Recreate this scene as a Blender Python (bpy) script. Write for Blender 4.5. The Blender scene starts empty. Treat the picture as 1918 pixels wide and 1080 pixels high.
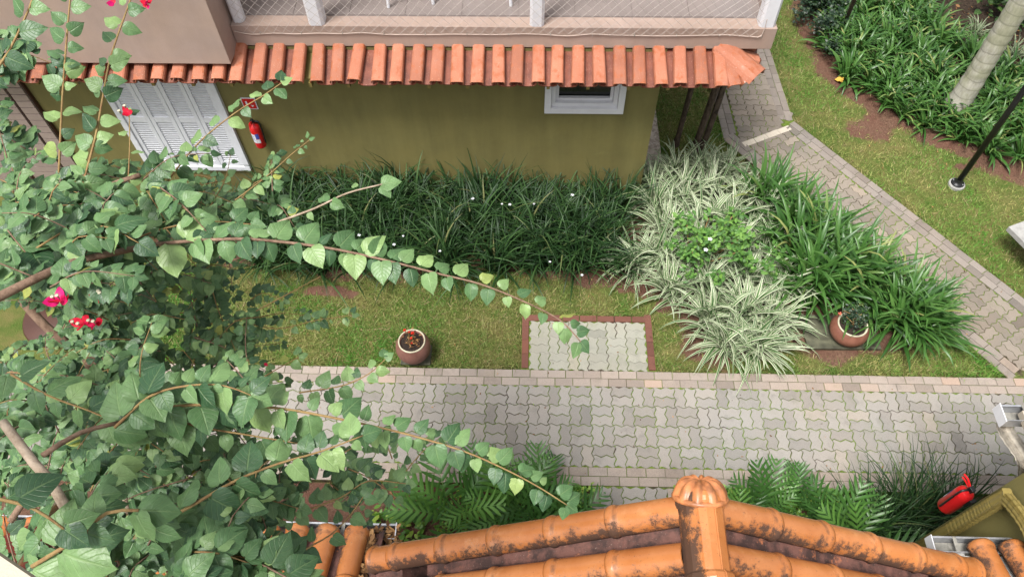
import bpy, bmesh, math, random
import numpy as np
from mathutils import Vector, Matrix
random.seed(7); rng = np.random.default_rng(7)
rad = math.radians
S = bpy.context.scene
COL = S.collection

# ------------------------------------------------------------------ camera, sky, sun, exposure
CF, CTH, CRO, CYA, CH = 1382.6, .97273, -.0202, .042475, 7.4665
cf = np.array([-math.sin(CYA)*math.cos(CTH), math.cos(CYA)*math.cos(CTH), -math.sin(CTH)])
r0 = np.array([math.cos(CYA), math.sin(CYA), 0]); u0 = np.cross(r0, cf)
cr = math.cos(CRO)*r0+math.sin(CRO)*u0; cu = -math.sin(CRO)*r0+math.cos(CRO)*u0
CC = np.array([0, 0, CH])
cam = bpy.data.cameras.new('camera'); camo = bpy.data.objects.new('camera', cam); COL.objects.link(camo)
cam.sensor_width = 36; cam.lens = 36*CF/1918; cam.clip_start = .05; cam.clip_end = 400
m3 = Matrix((cr, cu, -cf)).transposed().to_4x4(); m3.translation = CC
camo.matrix_world = m3; S.camera = camo
SUN_EL, SUN_AZ = rad(66), rad(222)          # azimuth clockwise from +Y
w = bpy.data.worlds.new('World'); S.world = w; w.use_nodes = True
nt = w.node_tree; bg = nt.nodes['Background']
sky = nt.nodes.new('ShaderNodeTexSky'); sky.sky_type = 'NISHITA'; sky.sun_disc = False
sky.sun_elevation = SUN_EL; sky.sun_rotation = SUN_AZ; sky.air_density = 1.0; sky.dust_density = 4.0
hs = nt.nodes.new('ShaderNodeHueSaturation'); hs.inputs['Saturation'].default_value = .22
nt.links.new(sky.outputs[0], hs.inputs['Color']); nt.links.new(hs.outputs[0], bg.inputs[0]); bg.inputs[1].default_value = .115
sl = bpy.data.lights.new('sun', 'SUN'); sl.energy = 2.6; sl.angle = rad(18); sl.color = (1, .965, .92)
slo = bpy.data.objects.new('sun', sl); COL.objects.link(slo)
slo.rotation_euler = Vector((math.sin(SUN_AZ)*math.cos(SUN_EL), math.cos(SUN_AZ)*math.cos(SUN_EL), math.sin(SUN_EL))).to_track_quat('Z', 'Y').to_euler()
S.view_settings.view_transform = 'Standard'; S.view_settings.look = 'None'; S.view_settings.gamma = 1
S.view_settings.exposure = 1.06

def ray(x, y): return cf+cr*(x-959)/CF+cu*(540-y)/CF
def atd(x, y, d): return CC+ray(x, y)*d
def atz(x, y, z=0.):
    d = ray(x, y); return CC+d*((z-CH)/d[2])
def aty(x, y, Y):
    d = ray(x, y); return CC+d*(Y/d[1])
def atx(x, y, X):
    d = ray(x, y); return CC+d*(X/d[0])

# ------------------------------------------------------------------ helpers
def tag(o, label=None, cat=None, group=None, kind=None):
    if label: o['label'] = label
    if cat: o['category'] = cat
    if group: o['group'] = group
    if kind: o['kind'] = kind
    return o
def link(o, parent=None):
    COL.objects.link(o)
    if parent is not None: o.parent = parent
    return o
def empty(name, loc=(0, 0, 0), rz=0):
    o = bpy.data.objects.new(name, None); o.location = loc; o.rotation_euler = (0, 0, rz); o.empty_display_size = .1
    return link(o)
def local(o, parent):           # put a world-placed child under a parent that has a transform
    o.parent = parent
    o.matrix_parent_inverse = parent_matrix(parent).inverted()
    return o
def parent_matrix(p):
    m = p.matrix_basis.copy()
    if p.parent: m = parent_matrix(p.parent) @ p.matrix_parent_inverse @ m
    return m
class MB:
    def __init__(s): s.v = []; s.f = []; s.sm = True
    def add(s, vs, fs):
        b = len(s.v); s.v += [tuple(map(float, q)) for q in vs]; s.f += [tuple(i+b for i in q) for q in fs]; return s
    def box(s, x0, x1, y0, y1, z0, z1, M=None):
        vs = [(x, y, z) for z in (z0, z1) for y in (y0, y1) for x in (x0, x1)]
        if M is not None: vs = [tuple(M @ Vector(q)) for q in vs]
        return s.add(vs, [(0, 2, 3, 1), (4, 5, 7, 6), (0, 1, 5, 4), (2, 6, 7, 3), (0, 4, 6, 2), (1, 3, 7, 5)])
    def tube(s, pts, rs, n=6, cap=True):
        pts = [np.array(p, float) for p in pts]
        if not hasattr(rs, '__len__'): rs = [rs]*len(pts)
        vs = []; fs = []; ref = None
        for i, p in enumerate(pts):
            t = pts[min(i+1, len(pts)-1)]-pts[max(i-1, 0)]; t = t/(np.linalg.norm(t)+1e-9)
            if ref is None: ref = np.array([0, 0, 1.]) if abs(t[2]) < .9 else np.array([1., 0, 0])
            a = np.cross(t, ref); a /= np.linalg.norm(a)+1e-9; b = np.cross(t, a); ref = -np.cross(t, a) if False else ref
            for k in range(n):
                an = 2*math.pi*k/n; vs.append(p+rs[i]*(a*math.cos(an)+b*math.sin(an)))
        for i in range(len(pts)-1):
            for k in range(n): fs.append((i*n+k, i*n+(k+1) % n, (i+1)*n+(k+1) % n, (i+1)*n+k))
        if cap: fs.append(tuple(range(n))[::-1]); fs.append(tuple(range((len(pts)-1)*n, len(pts)*n)))
        return s.add(vs, fs)
    def lathe(s, prof, n=28, loc=(0, 0, 0)):
        vs = []; fs = []
        for r, z in prof:
            for k in range(n):
                a = 2*math.pi*k/n; vs.append((loc[0]+r*math.cos(a), loc[1]+r*math.sin(a), loc[2]+z))
        for i in range(len(prof)-1):
            for k in range(n): fs.append((i*n+k, i*n+(k+1) % n, (i+1)*n+(k+1) % n, (i+1)*n+k))
        return s.add(vs, fs)
    def ext(s, poly, z0, z1):
        n = len(poly); vs = [(x, y, z0) for x, y in poly]+[(x, y, z1) for x, y in poly]
        return s.add(vs, [tuple(range(n))[::-1], tuple(range(n, 2*n))]+[(i, (i+1) % n, n+(i+1) % n, n+i) for i in range(n)])
    def mesh(s, name, m, smooth=False):
        me = bpy.data.meshes.new(name); me.from_pydata(s.v, [], s.f); me.materials.append(m)
        if smooth: me.polygons.foreach_set('use_smooth', [True]*len(me.polygons))
        me.update(); return me
    def build(s, name, m, parent=None, smooth=False, bevel=0, world=False):
        o = bpy.data.objects.new(name, s.mesh(name, m, smooth)); COL.objects.link(o)
        if parent is not None:
            if world: local(o, parent)
            else: o.parent = parent
        if bevel:
            b = o.modifiers.new('bevel', 'BEVEL'); b.width = bevel; b.segments = 2; b.limit_method = 'ANGLE'
        return o
def npmesh(name, V, F, m, attrs={}, cols=None, smooth=True):
    """fast mesh: V (n,3), F (m,k) int, constant k"""
    me = bpy.data.meshes.new(name); V = np.asarray(V, np.float32); F = np.asarray(F, np.int32); k = F.shape[1]
    me.vertices.add(len(V)); me.vertices.foreach_set('co', V.ravel())
    me.loops.add(F.size); me.loops.foreach_set('vertex_index', F.ravel())
    me.polygons.add(len(F)); me.polygons.foreach_set('loop_start', np.arange(0, F.size, k, dtype=np.int32))
    me.polygons.foreach_set('loop_total', np.full(len(F), k, np.int32))
    me.polygons.foreach_set('use_smooth', np.full(len(F), smooth))
    for a, d in attrs.items():
        at = me.attributes.new(a, 'FLOAT', 'POINT'); at.data.foreach_set('value', np.asarray(d, np.float32))
    if cols is not None:
        at = me.attributes.new('tint', 'FLOAT_COLOR', 'POINT')
        at.data.foreach_set('color', np.concatenate([cols, np.ones((len(cols), 1))], 1).astype(np.float32).ravel())
    me.materials.append(m); me.update(calc_edges=True); me.validate(); return me
def hobj(name, me, parent=None, M=None):
    o = bpy.data.objects.new(name, me); COL.objects.link(o)
    if parent is not None: o.parent = parent
    if M is not None: o.matrix_basis = M
    return o
def smooth_line(pts, step):
    P = np.array(pts, float); Q = np.vstack([2*P[0]-P[1], P, 2*P[-1]-P[-2]]); out = []
    for i in range(len(P)-1):
        a, b, c, d = Q[i:i+4]; n = max(2, int(np.linalg.norm(b-c)/step))
        for t in np.arange(n)/n:
            out.append(.5*(2*b+(c-a)*t+(2*a-5*b+4*c-d)*t*t+(3*b-a-3*c+d)*t**3))
    out.append(P[-1]); return np.array(out)
def vnoise(x, y, sc, seed=0):
    x = np.asarray(x)*sc+1000.3; y = np.asarray(y)*sc+1000.7
    xi = np.floor(x).astype(int); yi = np.floor(y).astype(int); fx = x-xi; fy = y-yi
    fx = fx*fx*(3-2*fx); fy = fy*fy*(3-2*fy)
    h = lambda a, b: np.modf(np.abs(np.sin(a*127.1+b*311.7+seed*74.7)*43758.5453))[0]
    return (h(xi, yi)*(1-fx)+h(xi+1, yi)*fx)*(1-fy)+(h(xi, yi+1)*(1-fx)+h(xi+1, yi+1)*fx)*fy

# ------------------------------------------------------------------ materials
class N:
    def __init__(s, name):
        s.m = bpy.data.materials.new(name); s.m.use_nodes = True; s.t = s.m.node_tree; s.b = s.t.nodes['Principled BSDF']
    def n(s, t, **k):
        x = s.t.nodes.new('ShaderNode'+t)
        for a, v in k.items():
            if hasattr(x, a): setattr(x, a, v)
            else: x.inputs[a].default_value = v
        return x
    def l(s, a, b): s.t.links.new(a, b)
    def pos(s, obj=False):
        if obj: return s.n('TexCoord').outputs['Object']
        return s.n('NewGeometry').outputs['Position']
    def noise(s, sc, det=4, rough=.6, vec=None, off=None):
        x = s.n('TexNoise'); x.inputs['Scale'].default_value = sc; x.inputs['Detail'].default_value = det; x.inputs['Roughness'].default_value = rough
        s.l(vec if vec is not None else s.pos(), x.inputs['Vector']); return x.outputs['Fac']
    def ramp(s, f, stops, interp='LINEAR'):
        r = s.n('ValToRGB'); e = r.color_ramp.elements; r.color_ramp.interpolation = interp
        while len(e) < len(stops): e.new(.5)
        for q, (p, c) in zip(e, stops):
            q.position = p; q.color = (c, c, c, 1) if not hasattr(c, '__len__') else (*c, 1)
        s.l(f, r.inputs[0]); return r.outputs[0]
    def mix(s, f, a, b, mode='MIX'):
        x = s.n('MixRGB', blend_type=mode)
        for k, v in ((0, f), (1, a), (2, b)):
            if hasattr(v, 'is_linked') or hasattr(v, 'links'): s.l(v, x.inputs[k])
            elif hasattr(v, '__len__'): x.inputs[k].default_value = (*v, 1)
            else: x.inputs[k].default_value = v if k == 0 else (v, v, v, 1)
        return x.outputs[0]
    def math(s, op, a, b=0.):
        x = s.n('Math', operation=op)
        for k, v in ((0, a), (1, b)):
            if hasattr(v, 'links'): s.l(v, x.inputs[k])
            else: x.inputs[k].default_value = v
        return x.outputs[0]
    def attr(s, a, col=False):
        x = s.n('Attribute'); x.attribute_name = a; return x.outputs['Color' if col else 'Fac']
    def orand(s): return s.n('ObjectInfo').outputs['Random']
    def base(s, c, rough=.7, spec=.4):
        if hasattr(c, 'links'): s.l(c, s.b.inputs['Base Color'])
        else: s.b.inputs['Base Color'].default_value = (*c, 1)
        if hasattr(rough, 'links'): s.l(rough, s.b.inputs['Roughness'])
        else: s.b.inputs['Roughness'].default_value = rough
        s.b.inputs['Specular IOR Level'].default_value = spec; return s
    def bump(s, h, st=.3, d=.01):
        x = s.n('Bump'); x.inputs['Strength'].default_value = st; x.inputs['Distance'].default_value = d
        s.l(h, x.inputs['Height']); s.l(x.outputs[0], s.b.inputs['Normal']); return s
def simple(name, c, rough=.6, var=.12, sc=6, spec=.4, bst=.15, bsc=60, metal=0, orand=0):
    k = N(name); f = k.ramp(k.noise(sc, 5), [(.3, 0), (.7, 1)])
    c = np.array(c); col = k.mix(f, tuple(c*(1-var)), tuple(np.minimum(c*(1+var), 1)))
    if orand: col = k.mix(1., col, k.ramp(k.orand(), [(0, 1-orand), (1, 1+orand*.5)]), 'MULTIPLY')
    k.base(col, rough, spec).bump(k.noise(bsc, 3), bst, .004); k.b.inputs['Metallic'].default_value = metal
    return k.m

def plaster(name, c, streak=.18):
    k = N(name); mp = k.n('Mapping'); mp.inputs['Scale'].default_value = (5, 5, .5); k.l(k.pos(), mp.inputs['Vector'])
    f = k.ramp(k.noise(1, 5, .65, mp.outputs[0]), [(.35, 0), (.7, 1)]); g = k.ramp(k.noise(2.2, 6), [(.35, 0), (.7, 1)])
    c = np.array(c); a = k.mix(f, tuple(c*(1-streak)), tuple(c*(1+streak*.5))); a = k.mix(k.math('MULTIPLY', g, .5), a, tuple(c*np.array([1.08, 1.02, .9])))
    sp = k.ramp(k.noise(130, 2), [(.30, 1), (.36, 0)]); a = k.mix(k.math('MULTIPLY', sp, .25), a, tuple(c*.6)); bl = k.ramp(k.noise(.9, 6, .75), [(.36, .90), (.64, 1.08)]); a = k.mix(1., a, bl, 'MULTIPLY')
    ck = k.ramp(k.noise(5.5, 8, .8), [(.62, 0), (.68, 1)]); a = k.mix(k.math('MULTIPLY', ck, .30), a, tuple(c*1.45))
    k.base(a, .62, .35).bump(k.noise(90, 4), .35, .006); return k.m
M = {}
M['olive'] = plaster('olive_plaster', (.176, .156, .058))
M['pink'] = plaster('mauve_plaster', (.325, .245, .208), .08)
M['cream'] = plaster('cream_plaster', (.36, .32, .26), .06)
M['white'] = simple('white_paint', (.62, .62, .645), .45, .05, 8)
M['whitewood'] = simple('white_wood', (.66, .67, .70), .45, .06, 14, bsc=30)
M['glass'] = simple('dark_glass', (.012, .014, .012), .08, .1, 2, .6, 0.02)
M['black'] = simple('black_metal', (.012, .012, .013), .4, .2)
M['alu'] = simple('gutter_metal', (.50, .51, .53), .38, .25, 9, .5, .1, 40, .75)
M['galv'] = simple('grimy_metal', (.26, .25, .22), .5, .5, 14, .5, .2, 40, .35)
M['red'] = simple('red_enamel', (.50, .012, .014), .28, .1)
M['rope'] = simple('cord', (.42, .34, .29), .8)
M['net'] = simple('net_cord', (.36, .32, .29), .8)
M['floor'] = simple('balcony_tile', (.20, .17, .158), .22, .08, 3, .5, .03)
M['concrete'] = simple('concrete', (.29, .285, .27), .85, .2, 20)
M['darkred'] = simple('dark_red_paint', (.10, .012, .010), .22, .35, 12)
M['brown'] = simple('brown_board', (.055, .022, .014), .45, .2, 4)
M['rim'] = simple('pale_glaze', (.42, .39, .28), .5, .2, 12)
M['slate'] = simple('mossy_slab', (.075, .075, .048), .6, .7, 7)
M['mauveboard'] = simple('mauve_board', (.27, .21, .185), .55, .1, 6)
M['olivepaint'] = simple('olive_enamel', (.20, .155, .048), .4, .15, 8)
M['label'] = simple('label_paper', (.62, .62, .66), .5, .1)
M['blue'] = simple('blue_print', (.05, .08, .35), .5, .1)
M['deadleaf'] = None

def terracotta():
    k = N('terracotta_tile'); P = k.pos()
    b = k.mix(k.ramp(k.noise(3, 4), [(.3, 0), (.7, 1)]), (.30, .100, .052), (.385, .150, .088))
    b = k.mix(1., b, k.ramp(k.orand(), [(0, .62), (.5, .92), (1, 1.06)]), 'MULTIPLY')
    wet = k.ramp(k.noise(14, 5, .6), [(.53, 0), (.60, 1)]); b = k.mix(k.math('MULTIPLY', wet, .75), b, (.29, .085, .034))
    gr = k.ramp(k.noise(9, 6, .7), [(.58, 0), (.72, 1)]); b = k.mix(k.math('MULTIPLY', gr, .35), b, (.16, .09, .07))
    sp = k.ramp(k.noise(210, 1), [(.73, 0), (.76, 1)]); b = k.mix(sp, b, (.75, .66, .55))
    k.base(b, k.mix(wet, .75, .30), .4).bump(k.noise(120, 3), .25, .004); return k.m
M['terra'] = terracotta()
def channel():
    k = N('channel_terracotta'); b = k.mix(k.ramp(k.noise(8, 5), [(.3, 0), (.7, 1)]), (.10, .028, .016), (.20, .060, .034))
    sp = k.ramp(k.noise(150, 1), [(.70, 0), (.73, 1)]); b = k.mix(sp, b, (.5, .36, .26)); k.base(b, .4, .4).bump(k.noise(120, 3), .25, .004); return k.m
M['terra_ch'] = channel()
def glazed():
    k = N('glazed_orange_tile'); tc = k.n('TexCoord'); sep = k.n('SeparateXYZ'); k.l(tc.outputs['Object'], sep.inputs[0])
    b = k.mix(k.ramp(k.noise(5, 5), [(.3, 0), (.7, 1)]), (.375, .125, .033), (.46, .180, .060))
    b = k.mix(1., b, k.ramp(k.orand(), [(0, .85), (1, 1.08)]), 'MULTIPLY')
    fade = k.ramp(k.noise(4, 6, .7), [(.55, 0), (.75, 1)]); b = k.mix(k.math('MULTIPLY', fade, .35), b, (.70, .40, .20))
    # black lichen: patchy, denser towards the weather side of each barrel (local +x)
    side = k.n('MapRange'); k.l(sep.outputs[0], side.inputs[0]); side.inputs[1].default_value = -.1; side.inputs[2].default_value = .095; side.inputs[3].default_value = -.30; side.inputs[4].default_value = .185
    nz = k.noise(7, 8, .72); nf = k.noise(38, 4, .7)
    v = k.math('ADD', k.math('ADD', k.math('MULTIPLY', nz, .72), k.math('MULTIPLY', nf, .28)), side.outputs[0])
    gr_ = k.noise(160, 3, .7); mold = k.ramp(k.math('ADD', v, k.math('MULTIPLY', k.math('SUBTRACT', gr_, .5), .22)), [(.555, 0), (.65, 1)]); spk = k.ramp(k.noise(85, 3, .6), [(.655, 0), (.69, 1)])
    jn = k.ramp(sep.outputs[1], [(.046, 0), (.058, 1), (.070, 1), (.090, 0)]); mold = k.math('MAXIMUM', mold, k.math('MULTIPLY', jn, k.ramp(k.noise(20, 3), [(.40, 0), (.60, .6)])))
    b = k.mix(k.math('MULTIPLY', mold, .88), b, (.022, .015, .012)); b = k.mix(k.math('MULTIPLY', spk, .65), b, (.05, .035, .025))
    k.base(b, k.mix(mold, .26, .8), .5).bump(k.math('ADD', k.math('MULTIPLY', mold, .6), k.noise(60, 3)), .2, .004); return k.m
M['glazed'] = glazed()
M['finial'] = simple('finial_glaze', (.36, .135, .050), .4, .55, 13, .5, .3, 50)
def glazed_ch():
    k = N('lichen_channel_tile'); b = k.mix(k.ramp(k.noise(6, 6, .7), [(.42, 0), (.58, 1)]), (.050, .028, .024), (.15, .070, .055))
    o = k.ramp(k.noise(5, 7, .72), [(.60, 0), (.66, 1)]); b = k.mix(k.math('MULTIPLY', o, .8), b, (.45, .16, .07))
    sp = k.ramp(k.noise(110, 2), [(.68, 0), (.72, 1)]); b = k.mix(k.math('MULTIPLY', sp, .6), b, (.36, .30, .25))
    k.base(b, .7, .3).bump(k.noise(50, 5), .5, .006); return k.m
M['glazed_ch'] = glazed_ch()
def paver(name, c, tintv, warm):
    k = N(name); c = np.array(c); r = k.orand()
    b = k.ramp(r, [(0, c*(1-tintv)), (.08, c*(1-tintv*.45)), (.5, c), (.93, c*(1+tintv*.25)), (1, c*np.array(warm))])
    f = k.ramp(k.noise(1.1, 5), [(.35, 0), (.7, 1)]); b = k.mix(k.math('MULTIPLY', f, .35), b, tuple(c*np.array([1.15, .98, .85])))
    s1 = k.ramp(k.noise(4.5, 6, .7), [(.55, 0), (.75, 1)]); b = k.mix(k.math('MULTIPLY', s1, .5), b, tuple(c*.45)); ms = k.ramp(k.noise(3.1, 6, .75), [(.56, 0), (.72, 1)]); b = k.mix(k.math('MULTIPLY', ms, .28), b, tuple(c*np.array([.62, .72, .38])))
    g = k.noise(170, 3, .7); b = k.mix(1., b, k.ramp(g, [(.25, .72), (.75, 1.25)]), 'MULTIPLY')
    k.base(b, .85, .3).bump(g, .5, .004); return k.m
M['paver'] = paver('paver_concrete', (.248, .235, .216), .38, (1.15, 1.08, 1.0))
M['brick'] = paver('border_paver', (.275, .236, .205), .40, (1.25, 1.08, .98))
M['paver2'] = paver('old_paver_concrete', (.205, .178, .148), .45, (1.35, 1.3, 1.25))
M['brick2'] = paver('old_border_paver', (.215, .190, .168), .35, (1.2, 1.1, 1.0))
M['patch'] = paver('pale_green_paver', (.262, .262, .222), .28, (1.1, 1, .9))
M['clay'] = paver('clay_edging', (.135, .058, .042), .35, (1.2, 1.1, 1.0))
M['pale'] = paver('pale_strip', (.52, .47, .39), .15, (1.1, 1.0, 1.0))
def joint():
    k = N('joint_sand'); f = k.ramp(k.noise(1.6, 5, .65), [(.38, 0), (.50, 1)]); h = k.ramp(k.noise(45, 3), [(.3, 0), (.7, 1)])
    b = k.mix(h, (.035, .026, .018), (.085, .065, .045)); g = k.mix(h, (.06, .10, .015), (.16, .22, .04))
    k.base(k.mix(f, b, g), .95, .1).bump(k.noise(80, 3), .6, .006); return k.m
M['joint'] = joint()
def ground():
    k = N('lawn_and_soil'); so = k.attr('soil'); dk = k.attr('mulch')
    g = k.mix(k.ramp(k.noise(3, 6, .7), [(.35, 0), (.65, 1)]), (.060, .105, .018), (.145, .130, .046))
    s = k.mix(k.ramp(k.noise(30, 5, .7), [(.3, 0), (.7, 1)]), (.060, .032, .021), (.19, .110, .074))
    s = k.mix(k.ramp(k.noise(2.5, 4), [(.4, 0), (.65, 1)]), s, (.125, .060, .042), 'MIX')
    st = k.ramp(k.noise(120, 2), [(.62, 0), (.66, 1)]); s = k.mix(k.math('MULTIPLY', st, .5), s, (.34, .25, .17))
    d = k.mix(k.ramp(k.noise(25, 5, .7), [(.35, 0), (.7, 1)]), (.020, .014, .010), (.085, .058, .040))
    s = k.mix(dk, s, d); e = k.math('ADD', so, k.math('MULTIPLY', k.math('SUBTRACT', k.noise(9, 5, .7), .5), .9))
    k.base(k.mix(k.ramp(e, [(.42, 0), (.6, 1)]), g, s), .95, .15).bump(k.noise(70, 4, .7), .9, .02); return k.m
M['ground'] = ground()
def blade_mat(name, kind):
    k = N(name)
    if kind == 'grass': c = k.attr('tint', True); k.base(c, .6, .25); tr = .25
    else:
        r = k.attr('rnd'); u = k.math('ABSOLUTE', k.attr('u')); v = k.attr('v'); o = k.orand()
        if kind == 'vari':
            gr = k.mix(r, (.045, .105, .030), (.10, .19, .06)); cr_ = k.mix(r, (.44, .48, .30), (.60, .62, .46))
            f = k.ramp(k.math('ADD', u, k.math('MULTIPLY', k.math('SUBTRACT', r, .5), .35)), [(.50, 0), (.62, 1)]); c = k.mix(f, gr, cr_)
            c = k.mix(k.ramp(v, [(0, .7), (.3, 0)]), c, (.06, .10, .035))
        elif kind == 'green': c = k.ramp(r, [(0, (.024, .080, .014)), (.5, (.050, .135, .024)), (.96, (.095, .20, .045)), (1, (.26, .28, .09))])
        elif kind == 'dark': c = k.ramp(r, [(0, (.008, .026, .008)), (.55, (.018, .052, .013)), (.93, (.046, .100, .028)), (1, (.20, .19, .08))])
        elif kind == 'lobed': c = k.ramp(r, [(0, (.034, .10, .020)), (.6, (.062, .160, .030)), (1, (.11, .24, .045))])
        mid = k.ramp(u, [(0, 1), (.10, 0)]); c = k.mix(k.math('MULTIPLY', mid, .18), c, (.25, .36, .12))
        k.base(c, {'vari': .5, 'dark': .48}.get(kind, .38), .3 if kind == 'dark' else .45); tr = .22
    if True:
        t = k.n('BsdfTranslucent'); mx = k.n('MixShader'); mx.inputs[0].default_value = tr
        k.l(k.b.outputs[0], mx.inputs[1]); k.l(t.outputs[0], mx.inputs[2]); k.l(c, t.inputs[0]); k.l(mx.outputs[0], k.t.nodes['Material Output'].inputs[0])
    return k.m
for q in ('grass', 'vari', 'green', 'dark', 'lobed'): M[q] = blade_mat(q+'_blade', q)
def leaf_mat(name, stops, inst, veins=True, rough=.43, spec=.45, tr=.2):
    k = N(name); r = k.orand() if inst else k.attr('rnd'); u = k.math('ABSOLUTE', k.attr('u')); v = k.attr('v')
    c = k.ramp(r, stops); h = None
    blot = k.ramp(k.noise(30, 4), [(.3, .82), (.7, 1.15)]); c = k.mix(1., c, blot, 'MULTIPLY')
    if veins:
        sv = k.math('FRACT', k.math('MULTIPLY', k.math('SUBTRACT', v, k.math('MULTIPLY', u, .34)), 6.5))
        sv = k.ramp(k.math('ABSOLUTE', k.math('SUBTRACT', sv, .5)), [(.40, 0), (.49, 1)]); md = k.ramp(u, [(.02, 1), (.085, 0)])
        h = k.math('MAXIMUM', k.math('MULTIPLY', sv, .55), md); c = k.mix(k.math('MULTIPLY', h, .26), c, (.30, .42, .18))
    k.base(c, rough, spec)
    if h is not None: k.bump(k.math('SUBTRACT', k.noise(45, 2), h), .45, .005)
    t = k.n('BsdfTranslucent'); mx = k.n('MixShader'); mx.inputs[0].default_value = tr
    k.l(k.b.outputs[0], mx.inputs[1]); k.l(t.outputs[0], mx.inputs[2]); k.l(c, t.inputs[0]); k.l(mx.outputs[0], k.t.nodes['Material Output'].inputs[0])
    return k.m
BST = [(0, (.030, .080, .032)), (.35, (.080, .165, .060)), (.7, (.150, .255, .095)), (.96, (.22, .33, .115)), (1, (.30, .33, .07))]
M['bleaf'] = leaf_mat('vine_leaf', BST, True)
M['bleaf_s'] = leaf_mat('vine_leaf_mass', BST, False)
M['bract'] = leaf_mat('red_bract', [(0, (.55, .010, .035)), (.5, (.70, .012, .05)), (1, (.62, .008, .16))], True, False, .5, .3, .3)
M['bright'] = leaf_mat('bright_leaf', [(0, (.04, .12, .02)), (.5, (.075, .19, .03)), (1, (.14, .28, .045))], False, True)
M['cover'] = leaf_mat('groundcover_leaf', [(0, (.06, .16, .02)), (.5, (.12, .27, .03)), (1, (.30, .42, .06))], False, False)
M['darkleaf'] = leaf_mat('dark_shrub_leaf', [(0, (.010, .026, .014)), (.6, (.022, .05, .022)), (1, (.05, .09, .03))], False, False)
M['deadleaf'] = leaf_mat('dead_leaf', [(0, (.05, .025, .012)), (.5, (.17, .085, .035)), (1, (.42, .24, .10))], False, False, .7, .2, .1)
def bark(name, a, b, ring=0):
    k = N(name); tc = k.pos(); mp = k.n('Mapping'); mp.inputs['Scale'].default_value = (30, 30, 9); k.l(tc, mp.inputs['Vector'])
    n_ = k.noise(1, 6, .7, mp.outputs[0]); c = k.mix(k.ramp(n_, [(.32, 0), (.68, 1)]), a, b)
    if ring:
        sx = k.n('SeparateXYZ'); k.l(tc, sx.inputs[0]); z = k.math('ADD', sx.outputs[2], k.math('MULTIPLY', k.noise(4, 2), .06))
        f = k.math('ABSOLUTE', k.math('SUBTRACT', k.math('FRACT', k.math('MULTIPLY', z, ring)), .5)); rg = k.ramp(f, [(.40, 0), (.48, 1)])
        c = k.mix(k.math('MULTIPLY', rg, .6), c, tuple(np.array(a)*.55)); mo = k.ramp(k.noise(3, 5), [(.45, 0), (.6, 1)]); c = k.mix(k.math('MULTIPLY', mo, .5), c, (.20, .21, .10))
    k.base(c, .85, .25).bump(n_, .7, .01); return k.m
M['bark'] = bark('vine_bark', (.10, .058, .038), (.27, .18, .125))
M['palebark'] = bark('pale_vine_bark', (.22, .16, .11), (.42, .34, .26))
M['twig'] = bark('green_twig', (.20, .11, .05), (.30, .22, .09))
M['palm'] = bark('ringed_palm_bark', (.27, .255, .215), (.46, .44, .37), 7)
M['log'] = bark('wet_dark_log', (.022, .016, .012), (.13, .095, .07))
def gravel():
    k = N('pale_gravel'); v = k.n('TexVoronoi'); v.inputs['Scale'].default_value = 32; k.l(k.pos(), v.inputs['Vector'])
    c = k.mix(v.outputs['Color'], (.20, .16, .13), (.58, .50, .43)); k.base(c, .8, .3).bump(v.outputs['Distance'], -.9, .02); return k.m
M['gravel'] = gravel()
def potm(name, a, b):
    k = N(name); k.base(k.mix(k.ramp(k.noise(7, 5), [(.35, 0), (.65, 1)]), a, b), .45, .4).bump(k.noise(60, 3), .15, .004); return k.m
M['pot1'] = potm('ribbed_clay', (.15, .068, .052), (.21, .100, .078))
M['pot2'] = potm('smooth_terracotta', (.150, .058, .038), (.205, .088, .058))
M['cement'] = simple('cement_flashing', (.36, .35, .33), .85, .35, 14, bst=.4)
M['redflower'] = simple('red_petal', (.75, .03, .015), .5, .2, 40)
M['salmon'] = simple('salmon_petal', (.75, .20, .12), .5, .2, 40)
M['yellow'] = simple('yellow_leaf', (.55, .33, .06), .5, .2, 40)
M['darkbright'] = leaf_mat('mid_green_leaf', [(0, (.018, .05, .014)), (.6, (.045, .11, .022)), (1, (.09, .17, .035))], False, True)
M['soil'] = simple('potting_soil', (.022, .014, .010), .95, .5, 40, bst=.8)

# ------------------------------------------------------------------ ground sheet
def pdist(X, Y, poly):
    """signed distance, positive inside"""
    P = np.array(poly); ins = np.zeros(X.shape, bool); d = np.full(X.shape, 1e9); n = len(P)
    for i in range(n):
        (x1, y1), (x2, y2) = P[i], P[(i+1) % n]
        c = (y1 > Y) != (y2 > Y); ins ^= c & (X < (x2-x1)*(Y-y1)/(y2-y1+1e-12)+x1)
        t = np.clip(((X-x1)*(x2-x1)+(Y-y1)*(y2-y1))/((x2-x1)**2+(y2-y1)**2), 0, 1)
        d = np.minimum(d, np.hypot(X-x1-t*(x2-x1), Y-y1-t*(y2-y1)))
    return np.where(ins, d, -d)
BED1 = [(-5.0, 5.5), (-3.7, 5.38), (-2.3, 5.22), (-.7, 5.28), (1.0, 5.12), (1.72, 4.85), (1.85, 4.2), (2.2, 4.06), (3.1, 4.18), (4.2, 4.12), (4.75, 4.35), (4.55, 4.9), (2.9, 7.3), (2.5, 7.42), (1.5, 7.1), (1.5, 6.7), (-5, 6.7)]
BED2 = [(4.2, 12), (4.3, 10.1), (4.42, 8.9), (4.85, 8.25), (5.4, 7.80), (5.75, 7.45), (6.3, 7.25), (6.65, 6.98), (9, 5.3), (14, 8), (14, 16), (4.2, 16)]
STRIP = [(-8, .4), (.68, .4), (.68, 2.63), (1.49, 2.63), (1.49, .4), (9, .4), (9, 2.63), (-8, 2.63)]
STRIP = [(-8, .4), (9, .4), (9, 2.63), (-8, 2.63)]
MAINP = [(-9, 2.63), (9, 2.63), (9, 3.965), (-9, 3.965)]
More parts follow.
